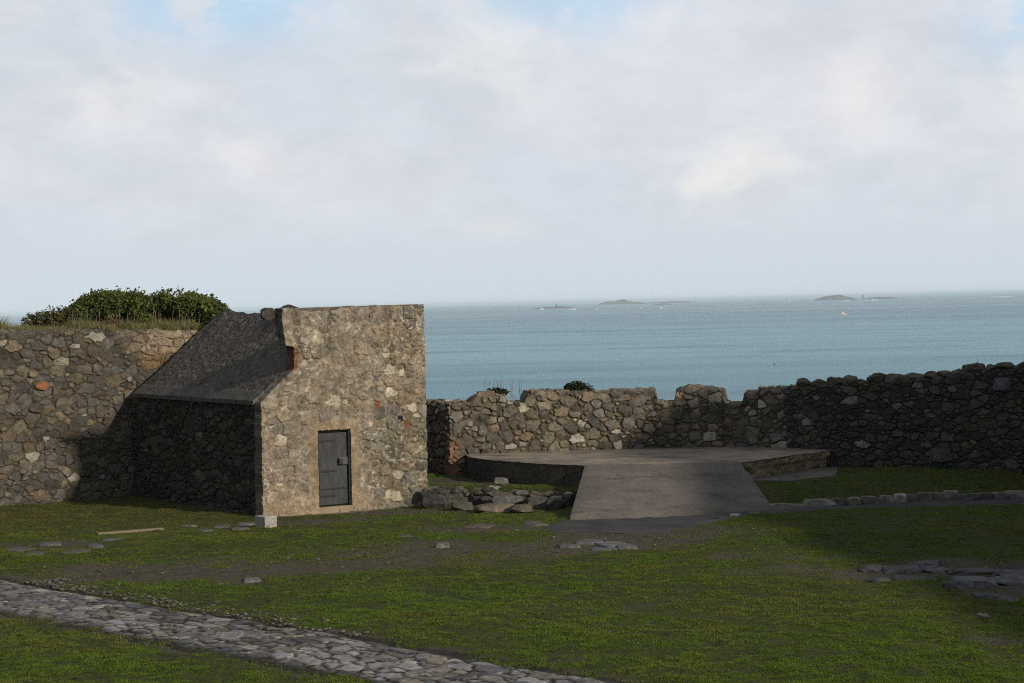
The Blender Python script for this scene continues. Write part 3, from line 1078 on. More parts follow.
def front_left(v):
    """left outline of the front wall: it widens below the roof's verge"""
    return np.interp(v, [0, 2.70, 3.45, 3.47, 3.98, 4.0, 4.5, 5.2], [0.02, .04, .92, .94, .94, .72, .66, .62])


DOOR_U0, DOOR_U1, DOOR_Z0, DOOR_Z1 = 1.53, 2.42, .03, 1.94


def build_front():
    res = .02
    z0 = -.2
    topz = lambda u: 4.89 + .05*(fbm(u*2.2, u*0, 3, 5) - .5) - .07*ss(.95, 1.15, u)*ss(2.3, 2.0, u) + .05*(vnoise(u*9, u*0, 8) - .5)
    nv = int(5.1/res); nu = int(HW/res)
    fv = np.linspace(0, 1, nv)
    tq = np.linspace(0, 1, nu)
    zz = z0 + (4.89 - z0)*fv
    ul = front_left(zz) + .05*(fbm(zz*7, zz*0, 4, 15) - .5)
    ur = HW + .03*(fbm(zz*7, zz*0 + 4, 4, 16) - .5)
    U = ul[None] + (ur - ul)[None]*tq[:, None]
    top = topz(U[:, -1])
    Z = z0 + (top[:, None] - z0)*fv[None]
    ids, prof, rel, n = stone_relief(U, Z - z0, HW, 5.2, depth=.04, tilt=.14, seed=9, rmin=.045, rmax=.19, aspect=1.35, joint=.024, warp=.05)
    col, pal = stone_colors(ids, prof, n, 9, (.32, .265, .19), 1.85, .0, .10)
    rel = rel.reshape(U.shape); pr = prof.reshape(U.shape)
    # mortar smeared over the stones; barer towards the right
    cov = fbm(U*2.6, Z*2.6, 5, 33, .6) + .16*ss(3.3, 2.9, U) - .10*ss(3.0, 3.4, U)*ss(3.2, 2.6, Z) - .05
    cov = .02 + .80*ss(.42, .64, cov + .10*(fbm(U*11, Z*11, 3, 36) - .5))
    rough = .020*(fbm(U*9, Z*9, 5, 34, .6) - .5)
    rel = rel*(1 - .62*cov) + .016*cov + rough*.8
    mort = np.stack([.36 - .03*fbm(U*1.3, Z*1.3, 3, 2), .305 - .03*fbm(U*1.3, Z*1.3, 3, 2), .225 + 0*U], 2)*(.30 + 1.35*fbm(U*5, Z*5, 5, 35, .65))[..., None]
    colr = col.reshape(*U.shape, 3)
    colr = colr*(1 - .80*cov[..., None]) + mort*.80*cov[..., None]
    spk = fbm(U*16, Z*16, 4, 37, .65)
    colr = colr*(1 - .35*ss(.58, .68, spk))[..., None]
    pk = ss(.60, .66, fbm(U*13, Z*15, 4, 38, .65))*ss(.48, .6, fbm(U*1.6, Z*1.6, 3, 39))
    colr = colr*(1 - .75*pk[..., None]) + np.array((.62, .58, .50))*.75*pk[..., None]
    # smooth render round the doorway and a plastered band above it
    fr = ss(.34, .22, np.maximum(np.maximum(DOOR_U0 - U, U - DOOR_U1), 0) + .25*np.abs(fbm(U*3, Z*3, 3, 44) - .5))*ss(DOOR_Z1 + .30, DOOR_Z1 + .16, Z)
    rel = rel*(1 - .8*fr) + .02*fr
    colr = colr*(1 - .8*fr[..., None]) + np.array((.33, .255, .165))*(.6 + .8*fbm(U*4, Z*4, 5, 45, .6))[..., None]*.8*fr[..., None]
    # red brick showing: by the parapet edge, and two small spots
    bb = ss(.11, .08, U - ul[None])*ss(3.38, 3.42, Z)*ss(4.0, 3.97, Z)
    course = np.floor(Z/.09); jt = ((Z/.09) % 1) > .82
    brick = np.where(jt[..., None], np.array((.28, .22, .15)), np.array((.27, .12, .065))*(.75 + .5*vnoise(course*2.3, course*0, 3))[..., None])
    colr = colr*(1 - bb[..., None]) + brick*bb[..., None]
    for (cu, cz, ru, rz) in [(4.05, 1.98, .10, .12), (3.22, 2.50, .08, .10), (3.95, 1.0, .09, .05), (2.36, 4.62, .03, .05)]:
        s = ss(1.2, .7, np.hypot((U - cu)/ru, (Z - cz)/rz) + .5*(fbm(U*12, Z*12, 3, 46) - .5))
        colr = colr*(1 - s[..., None]) + np.array((.29, .13, .075))*s[..., None]
    # greenish grey growth low on the right, pale scour at the foot on the left
    s = .55*ss(2.9, 3.5, U + .8*(fbm(U*2, Z*2, 3, 47) - .5))*ss(2.6, 2.0, Z)
    colr = colr*(1 - s[..., None]) + colr*np.array((.62, .66, .60))*s[..., None]
    s = .7*ss(.75, .2, Z + .7*(fbm(U*3, Z*3, 4, 48) - .5))*ss(3.3, 2.6, U)
    colr = colr*(1 - s[..., None]) + np.array((.40, .32, .22))*(.6 + .8*fbm(U*7, Z*7, 4, 49))[..., None]*s[..., None]
    # dark runs down from the top edge
    s = .45*ss(.58, .72, fbm(U*3.2, Z*.45, 4, 50))*ss(2.4, 4.9, Z)
    colr *= (1 - s[..., None])
    door = (U > DOOR_U0) & (U < DOOR_U1) & (Z < DOOR_Z1)
    W_ = np.where(door, .20, -rel)                     # into the wall
    X = A[0] + E1[0]*U + E2[0]*W_; Y = A[1] + E1[1]*U + E2[1]*W_
    V = np.stack([X, Y, Z], 2).reshape(-1, 3)
    F = [grid_faces(nu, nv)]
    colr = np.clip(colr, .01, 1)
    # thickness: the outline drawn back
    TH = .36
    loop = [(i, 0) for i in range(nu)] + [(nu-1, j) for j in range(1, nv)] + [(i, nv-1) for i in range(nu-2, -1, -1)] + [(0, j) for j in range(nv-2, 0, -1)]
    loop = np.array([i*nv + j for i, j in loop])
    base = len(V); allV = [V]; allC = [colr.reshape(-1, 3)]
    prev = loop
    for d in (.05, .1, .15, .2, .25, .3, TH):
        Lv = np.stack([A[0] + E1[0]*U.ravel()[loop] + E2[0]*d, A[1] + E1[1]*U.ravel()[loop] + E2[1]*d, Z.ravel()[loop]], 1)
        j = .035*(fbm(Lv[:, 2]*8 + Lv[:, 0]*6, Lv[:, 1]*8 + d*30, 3, 55) - .5)
        Lv[:, 0] += E1[0]*j; Lv[:, 1] += E1[1]*j; Lv[:, 2] += j
        idx = base + np.arange(len(loop)); base += len(loop)
        F.append(np.stack([prev, np.roll(prev, -1), np.roll(idx, -1), idx], 1))
        allV.append(Lv)
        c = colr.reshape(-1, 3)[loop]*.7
        # the narrow left flank above the roof is brick
        allC.append(c)
        prev = idx
    allV = np.concatenate(allV); allC = np.concatenate(allC)
    faces = np.concatenate(F)
    o = mesh_obj('front_wall', allV, faces, M_FRONT, hut, col=allC)
    bm = bmesh.new(); bm.from_mesh(o.data); bm.verts.ensure_lookup_table()
    # back: strips between left and right outline
    n0 = len(V) + 6*len(loop)
    right = [n0 + nu - 1 + j for j in range(nv)]
    left = [n0] + [n0 + len(loop) - j for j in range(1, nv - 1)] + [n0 + nu - 1 + nv - 1 + nu - 1]
    for j in range(nv-1):
        try: bm.faces.new([bm.verts[i] for i in (left[j], left[j+1], right[j+1], right[j])])
        except ValueError: pass
    bmesh.ops.recalc_face_normals(bm, faces=bm.faces)
    bm.to_mesh(o.data); bm.free()


build_front()
side_top = lambda S, P: 2.62 + .05*(fbm(S*6, S*0, 3, 3) - .5)
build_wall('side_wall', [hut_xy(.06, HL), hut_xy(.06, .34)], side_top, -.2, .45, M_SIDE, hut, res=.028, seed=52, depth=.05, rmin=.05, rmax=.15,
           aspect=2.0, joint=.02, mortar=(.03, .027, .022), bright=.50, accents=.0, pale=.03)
build_wall('seaward_wall', [hut_xy(HW - .02, .34), hut_xy(HW - .02, HL)], lambda S, P: 3.05 + 0*S, -.4, .45, M_SIDE, hut, res=.05, seed=53, depth=.05,
           rmin=.08, rmax=.2, aspect=1.4, joint=.03, bright=.9)
build_wall('back_wall', [hut_xy(HW - .5, HL), hut_xy(.5, HL)], lambda S, P: 2.5 + 0*S, -.4, .4, M_SIDE, hut, res=.06, seed=54, depth=.04,
           rmin=.08, rmax=.2, aspect=1.4, joint=.03, bright=.9)


def build_roof():
    RU, RZ = 2.55, 4.78                               # the ridge
    us = np.concatenate([np.linspace(-.03, RU, 120), np.linspace(RU, HW + .05, 30)[1:]])
    ws = np.arange(.26, HL - .25, .035)
    U, Wd = np.meshgrid(us, ws, indexing='ij')
    Zl = 2.70 + (RZ - 2.70)*(U + .03)/(RU + .03)
    Zr = RZ - (U - RU)*.80
    Z = np.where(U <= RU, Zl, Zr)
    Z = Z + .05*(fbm(Wd*.9, U*.3, 3, 66) - .5)*ss(.2, 1, U)
    # coarse lumps of old slates set in mortar
    ids, prof, ox, oy, r, n = rubble(Wd, (U + .2), HL + .4, HW + .6, rmin=.03, rmax=.09, aspect=1.6, joint=.03, seed=67, warp=.06)
    rng = np.random.default_rng(6)
    lump = (prof*(.4 + .6*rng.random(n)[ids])).reshape(U.shape)
    band = ss(.30, .20, U + .05*(fbm(Wd*2, U, 3, 65) - .5))      # smooth cement fillet along the eave
    rgh = fbm(Wd*10, U*10, 4, 68, .6)
    hum = .20*np.exp(-((Wd - 3.2)/.7)**2)*ss(RU - .8, RU - .1, U) + .12*np.exp(-((Wd - 6.7)/.5)**2)*ss(RU - .9, RU, U) + .06*(fbm(Wd*3, U*0, 3, 69) - .5)*ss(RU - .4, RU, U)
    Z = Z + (1 - band)*(.022*lump + .026*(rgh - .5)) + hum + .03*band
    c = np.array((.125, .110, .092))*(.65 + .7*rng.random(n)[ids].reshape(U.shape)*lump + .35*(1 - lump)*0)[..., None]
    c = c*(.7 + .6*rgh)[..., None]
    c = c*(1 - band[..., None]) + np.array((.105, .097, .086))*(.85 + .3*rgh)[..., None]*band[..., None]
    bt = Z*0 + np.where(U <= RU, Zl, Zr) - .07
    top = np.stack([A[0] + E1[0]*U + E2[0]*Wd, A[1] + E1[1]*U + E2[1]*Wd, Z], 2).reshape(-1, 3)
    bot = np.stack([A[0] + E1[0]*U + E2[0]*Wd, A[1] + E1[1]*U + E2[1]*Wd, bt], 2).reshape(-1, 3)
    nu, nv = U.shape
    F = [grid_faces(nu, nv), grid_faces(nu, nv, nu*nv)[:, ::-1]]
    loop = np.array([i*nv for i in range(nu)] + [(nu-1)*nv + j for j in range(1, nv)] + [i*nv + nv-1 for i in range(nu-2, -1, -1)] + [j for j in range(nv-2, 0, -1)])
    F.append(np.stack([loop, np.roll(loop, -1), np.roll(loop, -1) + nu*nv, loop + nu*nv], 1))
    mesh_obj('roof', np.concatenate([top, bot]), np.concatenate(F), M_ROOF, hut, col=np.concatenate([c.reshape(-1, 3)]*2))


build_roof()


def hbox(u0, u1, w0, w1, z0, z1):
    """a box set square to the hut's front"""
    V, F = box(u0, u1, w0, w1, z0, z1)
    P = np.stack([A[0] + E1[0]*V[:, 0] + E2[0]*V[:, 1], A[1] + E1[1]*V[:, 0] + E2[1]*V[:, 1], V[:, 2]], 1)
    return P, F


def door_mat():
    m, N = new_mat('painted_iron')
    t = N.n('ShaderNodeTexCoord').outputs['Object']
    n1 = N.noise(N.mapping(t, (3, 3, .8)), 3.0, 7, .7, .4)
    n2 = N.noise(t, 9.0, 6, .7, .5)
    c = N.mix(N.smooth(n1, .35, .65), (.026, .030, .034), (.052, .057, .060))
    c = N.mix(N.math('MULTIPLY', N.smooth(n2, .60, .70), .8), c, (.060, .038, .024))
    c = N.mix(N.math('MULTIPLY', N.smooth(n2, .40, .32), .6), c, (.085, .088, .088))
    finish(N, c, .6, .35, n2, .4, .01)
    return m


M_DOOR = door_mat()
M_DOOR2 = plain_mat('dark_iron', (.014, .015, .016), .5, .3, 12, 0.0, .4)
M_LOCK = plain_mat('zinc_plate', (.08, .085, .09), .45, .25, 20, .2, .5)
M_SILL = concrete_mat('sill_stone', (.26, .20, .14), (.36, .29, .21))
P_, F_ = hbox(DOOR_U0 + .055, DOOR_U1 - .04, .09, .14, .14, DOOR_Z1 - .07)
door = bevel(mesh_obj('door', P_, F_, M_DOOR, hut), .006)
fr = [hbox(DOOR_U0 - .03, DOOR_U0 + .05, .03, .19, .10, DOOR_Z1 - .01), hbox(DOOR_U1 - .035, DOOR_U1 + .03, .03, .19, .10, DOOR_Z1 - .01), hbox(DOOR_U0 - .06, DOOR_U1 + .06, .02, .19, DOOR_Z1 - .012, DOOR_Z1 + .045)]
allv = np.concatenate([a for a, b in fr]); allf = [tuple(8*k + i for i in f) for k, (a, b) in enumerate(fr) for f in b]
bevel(mesh_obj('door_frame', allv, allf, M_DOOR2, hut), .005)
for z in (1.66, .93, .33):
    P_, F_ = hbox(DOOR_U0 + .07, DOOR_U0 + .50, .076, .088, z, z + .05)
    bevel(mesh_obj('strap_hinge', P_, F_, M_DOOR2, door), .003)
P_, F_ = hbox(DOOR_U0 + .07, DOOR_U1 - .06, .080, .089, .50, .545)
bevel(mesh_obj('cross_bar', P_, F_, M_DOOR2, door), .003)
P_, F_ = hbox(DOOR_U0 + .33, DOOR_U0 + .36, .074, .0885, 1.42, 1.64)
bevel(mesh_obj('cross_bar', P_, F_, M_LOCK, door), .003)
P_, F_ = hbox(DOOR_U1 - .29, DOOR_U1 - .05, .045, .088, 1.09, 1.27)
lock = bevel(mesh_obj('lock_box', P_, F_, M_LOCK, door), .006)
P_, F_ = hbox(DOOR_U1 - .305, DOOR_U1 - .20, .02, .043, 1.10, 1.24)
bevel(mesh_obj('padlock', P_, F_, M_DOOR2, lock), .01)
P_, F_ = hbox(DOOR_U0 - .02, DOOR_U1 + .02, -.03, .19, -.1, .10)
bevel(mesh_obj('door_sill', P_, F_, M_SILL, hut), .02)
pp = hut_xy(3.84, -.03); pe = hut_xy(3.84, .1)
V, F = tubes([((pp[0], pp[1], 2.12), (pe[0], pe[1], 2.14), .075, .075)], 14)
mesh_obj('drain_pipe', V, F, plain_mat('black_pipe', (.012, .012, .012), .6, .1), hut)
# loose stone left on the parapet's corner
cx = hut_xy(.42, .32)
rock('parapet_stone', (cx[0], cx[1], 4.62), (.34, .34, .30), 77, (.06, .055, .05), M_ROOF, hut, rot=.4, sink=0)
#rock('parapet_stone', (*hut_xy(.62, .66), 3.4), (.22, .34, .60), 78, (.05, .045, .042), M_ROOF, hut, rot=.6, sink=0)

# ------------------------------------------------------------------ gun platform and ramp
PZ = .95
plat_pts = [survey(470, 457, PZ), survey(490, 459.6, PZ), survey(515, 461.5, PZ), survey(550, 463.8, PZ), survey(585, 465, PZ), survey(663, 463.8, PZ), survey(740, 462, PZ),
            survey(765, 458.8, PZ), survey(785, 456, PZ), survey(808, 452.7, PZ), survey(830, 449.8, PZ), np.array([8.0, 51.75, PZ]), np.array([7.6, 52.2, PZ]), np.array([7.0, 53.3, PZ]), np.array([3.6, 54.0, PZ]), np.array([-.6, 53.2, PZ]), np.array([-1.3, 52.5, PZ])]
plat = empty('gun_platform', (3.5, 50.8, .3), 'wide low concrete gun platform with a rounded edge against the sea wall', 'platform')
tp = np.array(plat_pts)[:, :2]
cen = np.array((3.4, 51.2))


def build_platform():
    # slab: rings from the edge inwards; a ragged face below
    fine = []
    for a, b in zip(tp, np.roll(tp, -1, 0)):
        n = max(1, int(np.linalg.norm(b-a)/.06))
        for j in range(n): fine.append(a + (b-a)*j/n)
    fine = np.array(fine); n = len(fine)
    out = (fine - cen)/np.linalg.norm(fine - cen, axis=1)[:, None]
    rings, cols = [], []
    s = np.arange(n)*.06
    right = ss(5.3, 5.7, fine[:, 0])
    for k, z in enumerate(np.linspace(-.3, PZ - .03, 26)):
        rel = (fbm(s*3.2, np.full(n, z*4.5), 5, 81, .6) - .5)*(.05 + .16*right) - .05*right*ss(.80, .70, z)
        rel = rel - .02
        rings.append(np.concatenate([fine + out*rel[:, None], np.full((n, 1), z)], 1))
        q = fbm(s*2.0, np.full(n, z*4), 4, 82)
        c0 = np.array((.075, .066, .055))*(.6 + .8*q)[:, None]; c1 = np.array((.27, .215, .14))*(.45 + 1.1*q)[:, None]
        cols.append(c0*(1 - right[:, None]) + c1*right[:, None])  # left face's shade put into its dark colour; right is brown stone, lightened
    lip = .02*(fbm(s*4, s*0, 4, 83) - .5)
    rings.append(np.concatenate([fine + out*lip[:, None], (PZ - .012 + .02*(fbm(s*5, s*0, 3, 84) - .5))[:, None]], 1)); cols.append(np.tile((.21, .18, .145), (n, 1)))
    for f in (.985, .9, .7, .4, .15, 0.0):
        p2 = cen + (fine - cen)*f
        zz = PZ + .02*(fbm(p2[:, 0]*1.2, p2[:, 1]*1.2, 3, 85) - .5)
        rings.append(np.concatenate([p2, zz[:, None]], 1)); cols.append(np.tile((.2, .17, .14), (n, 1)))
    V = np.concatenate(rings); C = np.concatenate(cols)
    i, j = np.meshgrid(np.arange(len(rings)-1), np.arange(n), indexing='ij')
    a = (i*n + j).ravel(); b = (i*n + (j+1) % n).ravel()
    F = np.stack([a, b, b + n, a + n], 1)
    nside = 26
    side = F[F[:, 2] < nside*n + 0]
    topf = F[F[:, 2] >= nside*n]
    mesh_obj('platform_side', V, side, stone_mat('platform_face', fine=18, contrast=.5, bump=.8), plat, col=C)
    mesh_obj('platform_top', V, topf, M_TOP, plat)


build_platform()
# footing of flat stones showing under the right hand edge
ft = [survey(752, 480, .5), survey(790, 479, .5), survey(836, 474.5, .5), survey(838, 468, .5), survey(800, 470, .5), survey(758, 474, .5)]
Vf = [(p[0], p[1], .20) for p in ft] + [(p[0], p[1], tz(p[0], p[1]) + .035) for p in ft]
nf = len(ft)
bevel(mesh_obj('footing', Vf, [tuple(range(nf))[::-1], tuple(range(nf, 2*nf))] + [(k, (k+1) % nf, nf + (k+1) % nf, nf + k) for k in range(nf)], M_RAMP, plat), .02)


def build_ramp():
    bl, br = survey(569, 520, 0), survey(777, 513, 0)
    tl, tr = survey(585, 465, PZ), survey(740, 462, PZ)
    nu, nv = 60, 70
    V = []
    a, b = np.meshgrid(np.linspace(0, 1, nu), np.linspace(0, 1, nv), indexing='ij')
    lo = bl[None, None] + (br - bl)[None, None]*a[..., None]
    hi = tl[None, None] + (tr - tl)[None, None]*a[..., None]
    P = lo + (hi - lo)*b[..., None]
    lip = np.minimum(a, 1 - a)
    P[..., 2] += .012 + .025*(fbm(P[..., 0]*1.3, P[..., 1]*1.3, 4, 86) - .5) - .02*ss(.03, 0, lip) - .05*ss(.10, 0, b)
    P[:, -1, 2] = PZ + .004
    top = P.reshape(-1, 3)
    bot = top.copy(); bot[:, 2] = -.3
    loop = np.array([i*nv for i in range(nu)] + [(nu-1)*nv + j for j in range(1, nv)] + [i*nv + nv-1 for i in range(nu-2, -1, -1)] + [j for j in range(nv-2, 0, -1)])
    F = np.concatenate([grid_faces(nu, nv), np.stack([loop, np.roll(loop, -1), np.roll(loop, -1) + nu*nv, loop + nu*nv], 1)])
    o = mesh_obj('concrete_ramp', np.concatenate([top, bot]), F, M_RAMP, None, origin=((bl+br)/2).tolist())
    tag(o, 'broad sloping concrete ramp leading up from the path to the gun platform', 'ramp')
    NO_GRASS.append([bl, br, tr, tl])


build_ramp()
NO_GRASS.append([tuple(p[:2]) for p in plat_pts])


# ------------------------------------------------------------------ paths
def build_cobbles():
    L = np.linalg.norm(np.diff(PATH_C, axis=0), axis=1).sum()
    P, S, Nn = poly_path(PATH_C, .035)
    T = np.gradient(P, axis=0); T /= np.linalg.norm(T, axis=1)[:, None]
    Nn = np.stack([-T[:, 1], T[:, 0]], 1)
    half = 1.32
    q = np.linspace(-half, half, 76)
    U = np.repeat(S[:, None], len(q), 1); Q = np.repeat(q[None], len(S), 0)
    X = P[:, 0][:, None] + Nn[:, 0][:, None]*Q; Y = P[:, 1][:, None] + Nn[:, 1][:, None]*Q
    ids, prof, ox, oy, r, n = rubble(U, Q + half, L, 2*half, rmin=.05, rmax=.165, aspect=1.5, joint=.020, seed=91, warp=.04)
    rng = np.random.default_rng(92)
    hb = rng.random(n); tx, ty = rng.normal(0, .07, n), rng.normal(0, .07, n)
    ox, oy = ox.reshape(U.shape), oy.reshape(U.shape); pr = prof.reshape(U.shape); idq = ids.reshape(U.shape)
    wob = .42*(fbm(U*.8, Q*0 + (Q > 0)*5, 4, 93) - .5)
    inn = ss(1.06, .74, np.abs(Q) + wob)
    rel = pr*(.015 + .016*hb[idq] + tx[idq]*ox + ty[idq]*oy)*inn + .012*(fbm(X*9, Y*9, 3, 94) - .5)
    # worn hollow where mud lies
    hol = .8*ss(.64, .76, fbm(U*.7, Q*.9, 3, 95))
    Z = terrain(X, Y) - .035 + rel*(1 - .75*hol) + .02*inn
    sc = np.array([(.20, .195, .19), (.23, .215, .195), (.17, .168, .168), (.15, .148, .15), (.20, .18, .15), (.25, .245, .24)])
    c = sc[rng.integers(0, len(sc), n)]*.95*(.55 + .85*rng.random((n, 1)))
    mud = np.array((.024, .022, .016))
    t = (ss(.3, .8, pr)*inn*(1 - .6*hol))[..., None]
    C = mud*(1 - t) + c[idq]*t
    o = mesh_obj('cobbled_path', np.stack([X, Y, Z], 2).reshape(-1, 3), grid_faces(len(S), len(q)), M_PAVE, None, origin=(0, 0, 0), col=C.reshape(-1, 3))
    tag(o, kind='structure')


build_cobbles()


def build_asphalt():
    top = [survey(*p) for p in [(540, 525), (569, 519.5), (777, 512.5), (850, 506), (950, 499.5), (1024, 498), (1100, 497)]]
    bot = [survey(*p) for p in [(530, 532), (580, 533), (650, 532), (720, 524), (770, 519), (850, 514), (950, 510), (1024, 509), (1100, 508)]]
    tp_ = np.array(top); bt_ = np.array(bot)
    n, mrow = 120, 14
    def resample(a):
        s = np.concatenate([[0], np.cumsum(np.linalg.norm(np.diff(a[:, :2], axis=0), axis=1))]); s /= s[-1]
        t = np.linspace(0, 1, n)
        return np.stack([np.interp(t, s, a[:, 0]), np.interp(t, s, a[:, 1])], 1)
    a, b = resample(tp_), resample(bt_)
    w = np.linspace(0, 1, mrow)
    G = a[:, None]*(1 - w)[None, :, None] + b[:, None]*w[None, :, None]
    Z = terrain(G[..., 0], G[..., 1]) + .035
    edge = np.minimum(w, 1 - w)[None]
    Z = Z - .06*ss(.12, 0, edge) - .06*ss(8, 0, np.arange(n))[:, None]
    m, N = new_mat('asphalt')
    t = N.n('ShaderNodeTexCoord').outputs['Object']
    n1 = N.noise(t, 40, 4, .7); n2 = N.noise(t, 1.5, 5, .6)
    c = N.mix(N.smooth(n2, .35, .65), (.040, .040, .042), (.065, .063, .062))
    c = N.mix(N.smooth(n1, .58, .72), c, (.11, .11, .11))
    finish(N, c, .9, .2, n1, .5, .01)
    o = mesh_obj('asphalt_path', np.concatenate([G, Z[..., None]], 2).reshape(-1, 3), grid_faces(n, mrow), m, None, origin=(0, 0, 0))
    tag(o, kind='structure')
    NO_GRASS.append([tuple(p) for p in a[10:]] + [tuple(p) for p in b[10:][::-1]])


build_asphalt()

# ------------------------------------------------------------------ loose things on the ground
KERB = [(787, 505.5, 1.0, .14, 'long flat kerb slab nearest the foot of the ramp', (.20, .18, .155)),
        (818, 502.5, .95, .22, 'wedge shaped pale kerb slab beside the nearest long one', (.22, .20, .175)),
        (838, 500.5, .40, .22, 'small dark kerb stone just after the wedge shaped slab', (.11, .10, .09)),
        (854, 500, .38, .25, 'squarish brown kerb stone before the tilted one', (.16, .145, .12)),
        (870, 499.3, .55, .24, 'tilted kerb stone fourth along after the two flat slabs', (.13, .12, .10)),
        (886, 498.3, .42, .24, 'grey kerb stone with a straight top next to the pale block', (.15, .14, .125)),
        (900, 497.5, .38, .26, 'pale upright kerb block about midway along the row', (.24, .22, .19)),
        (912, 497, .34, .22, 'low dark kerb stone right after the pale upright block', (.10, .095, .085)),
        (924, 495.8, .45, .27, 'broad brown kerb stone two past the pale upright block', (.15, .135, .11)),
        (937, 495.2, .36, .27, 'leaning kerb stone against the light square block', (.14, .13, .11)),
        (950, 494.5, .44, .30, 'light square kerb block with a clean front', (.23, .21, .18)),
        (969, 494.8, .70, .20, 'long low dark kerb stone after the light square block', (.10, .095, .085)),
        (985, 494.3, .38, .20, 'short dark kerb stone between two longer low ones', (.11, .10, .09)),
        (999, 493.8, .50, .22, 'rough grey kerb stone second from the picture edge', (.15, .14, .125)),
        (1015, 493, .62, .22, 'flat topped kerb stone at the picture edge', (.17, .16, .14))]
for k, (px, py, w, h, lab, c) in enumerate(KERB):
    p = survey(px, py + 2.5, .08)
    o = rock('kerb_stone', (p[0], p[1], tz(p[0], p[1])), (w*.92, .30, h*.85 + .08), 500 + k, np.array(c)*1.05, None, None, rot=-.15 + random.uniform(-.12, .12), sink=.26, rough=.08, cuts=9, blocky=.8)
    tag(o, lab, 'kerb stone', 'kerb stones along the path edge')

RUB = [(434, 506.5, .60, .45, .34, 'dark rounded boulder against the foot of the hut', (.07, .068, .068)),
       (453, 504.5, .30, .30, .30, 'pale grey wedge of stone right of the dark boulder', (.17, .16, .14)),
       (436, 500, .34, .30, .20, 'small jagged stone on top of the dark boulder', (.13, .12, .10)),
       (462, 504, .85, .45, .28, 'long mossy block with a pale broken end', (.10, .095, .075)),
       (477, 503.8, .22, .36, .27, 'tan end stone abutting the long mossy block', (.26, .21, .16)),
       (487, 505, .34, .35, .24, 'dark stone between the tan one and the grey squared block', (.085, .08, .07)),
       (507, 506, .72, .42, .28, 'grey squared block in the low terrace edge', (.17, .165, .145)),
       (536, 507, .60, .40, .24, 'dim squared stone at the shaded end of the terrace edge', (.09, .085, .075)),
       (556, 508, .50, .35, .22, 'dark stone touching the side of the ramp', (.07, .066, .058)),
       (462, 509, .50, .35, .16, 'flat grey stone lying in front of the long mossy block', (.13, .12, .10)),
       (495, 510.5, .95, .38, .13, 'low brown step slab in front of the terrace edge', (.20, .165, .125)),
       (521, 511, .50, .34, .12, 'short step slab carrying on from the brown one', (.15, .125, .10))]
for k, (px, py, w, dp, h, lab, c) in enumerate(RUB):
    p = survey(px, py, .02)
    o = rock('rubble_stone', (p[0], p[1] + .1, 0.0), (w*1.15, dp*1.1, h*.8 + .1), 600 + k, np.array(c)*.7, None, None, rot=.2 + random.uniform(-.15, .15), sink=.15, cuts=11, rough=.1)
    tag(o, lab, 'stone', 'rubble stones edging the low terrace')
te = empty('terrace_edge', (-.4, 48.5, 0), 'low crumbling rubble edge of the small terrace between hut and ramp', 'stone wall')
build_wall('masonry', [(-2.30, 49.12), (-1.3, 48.75), (-.2, 48.32), (.6, 47.98), (1.32, 47.72)], lambda S, P: .34 + .16*(fbm(S*1.8, S*0, 3, 6) - .5) - .05*ss(2.0, 3.6, S), -.2, .42, M_RUBBLE, te,
           res=.022, seed=61, depth=.07, tilt=.3, rmin=.05, rmax=.17, aspect=1.7, joint=.03, mortar=(.045, .042, .028), bright=.85)
p = survey(501, 484, .42)
tag(rock('flat_stone', (p[0], p[1], .40), (.40, .28, .20), 640, (.16, .155, .14), sink=.1, cuts=6), 'single flat stone lying on the small terrace below the platform', 'stone')

OUT = [(973, 578, 1.05, .55, .22, 'largest bare rock of the outcrop, with a pale top', (.21, .21, .21)),
       (955, 581, .5, .4, .14, 'dark rock tucked against the largest bare rock', (.11, .11, .11)),
       (900, 563, .9, .55, .10, 'flat slab at the near left tip of the outcrop', (.16, .155, .15)),
       (925, 558, .8, .5, .09, 'thin slab behind the middle of the outcrop', (.15, .15, .15)),
       (935, 563.5, .7, .4, .10, 'small pale topped slab beside the thin one', (.20, .20, .195)),
       (872, 562.5, .6, .4, .09, 'dull low stone before the outcrop begins', (.13, .128, .12)),
       (915, 573, 1.0, .5, .07, 'nearly buried slab in front of the thin one', (.12, .118, .11)),
       (975, 566, 1.2, .5, .08, 'wide thin slab above the largest bare rock', (.15, .15, .15)),
       (1015, 575, 1.0, .7, .12, 'wide grey slab cut by the picture edge', (.18, .18, .18)),
       (1012, 569, .8, .5, .09, 'grey slab behind the one at the picture edge', (.15, .15, .155)),
       (985, 590, .55, .35, .10, 'small broken rock below the largest one', (.13, .13, .125)),
       (1008, 592, .5, .35, .09, 'loose flake low at the outcrop end', (.15, .148, .14)),
       (880, 575, .5, .35, .06, 'half sunk stone left of the buried slab', (.12, .118, .11)),
       (983, 609, .25, .2, .06, 'lone pale pebble in the turf below the outcrop', (.25, .24, .22))]
for k, (px, py, w, dp, h, lab, c) in enumerate(OUT):
    p = survey(px, py, .10)
    o = rock('outcrop_rock', (p[0], p[1], tz(p[0], p[1])), (w*.85, dp*1.3, h*.8 + .10), 700 + k, np.array(c)*.62, None, None, rot=random.uniform(-.3, .3), sink=.58, cuts=12, rough=.16, blocky=.5)
    tag(o, lab, 'rock', 'rocks breaking through the turf')

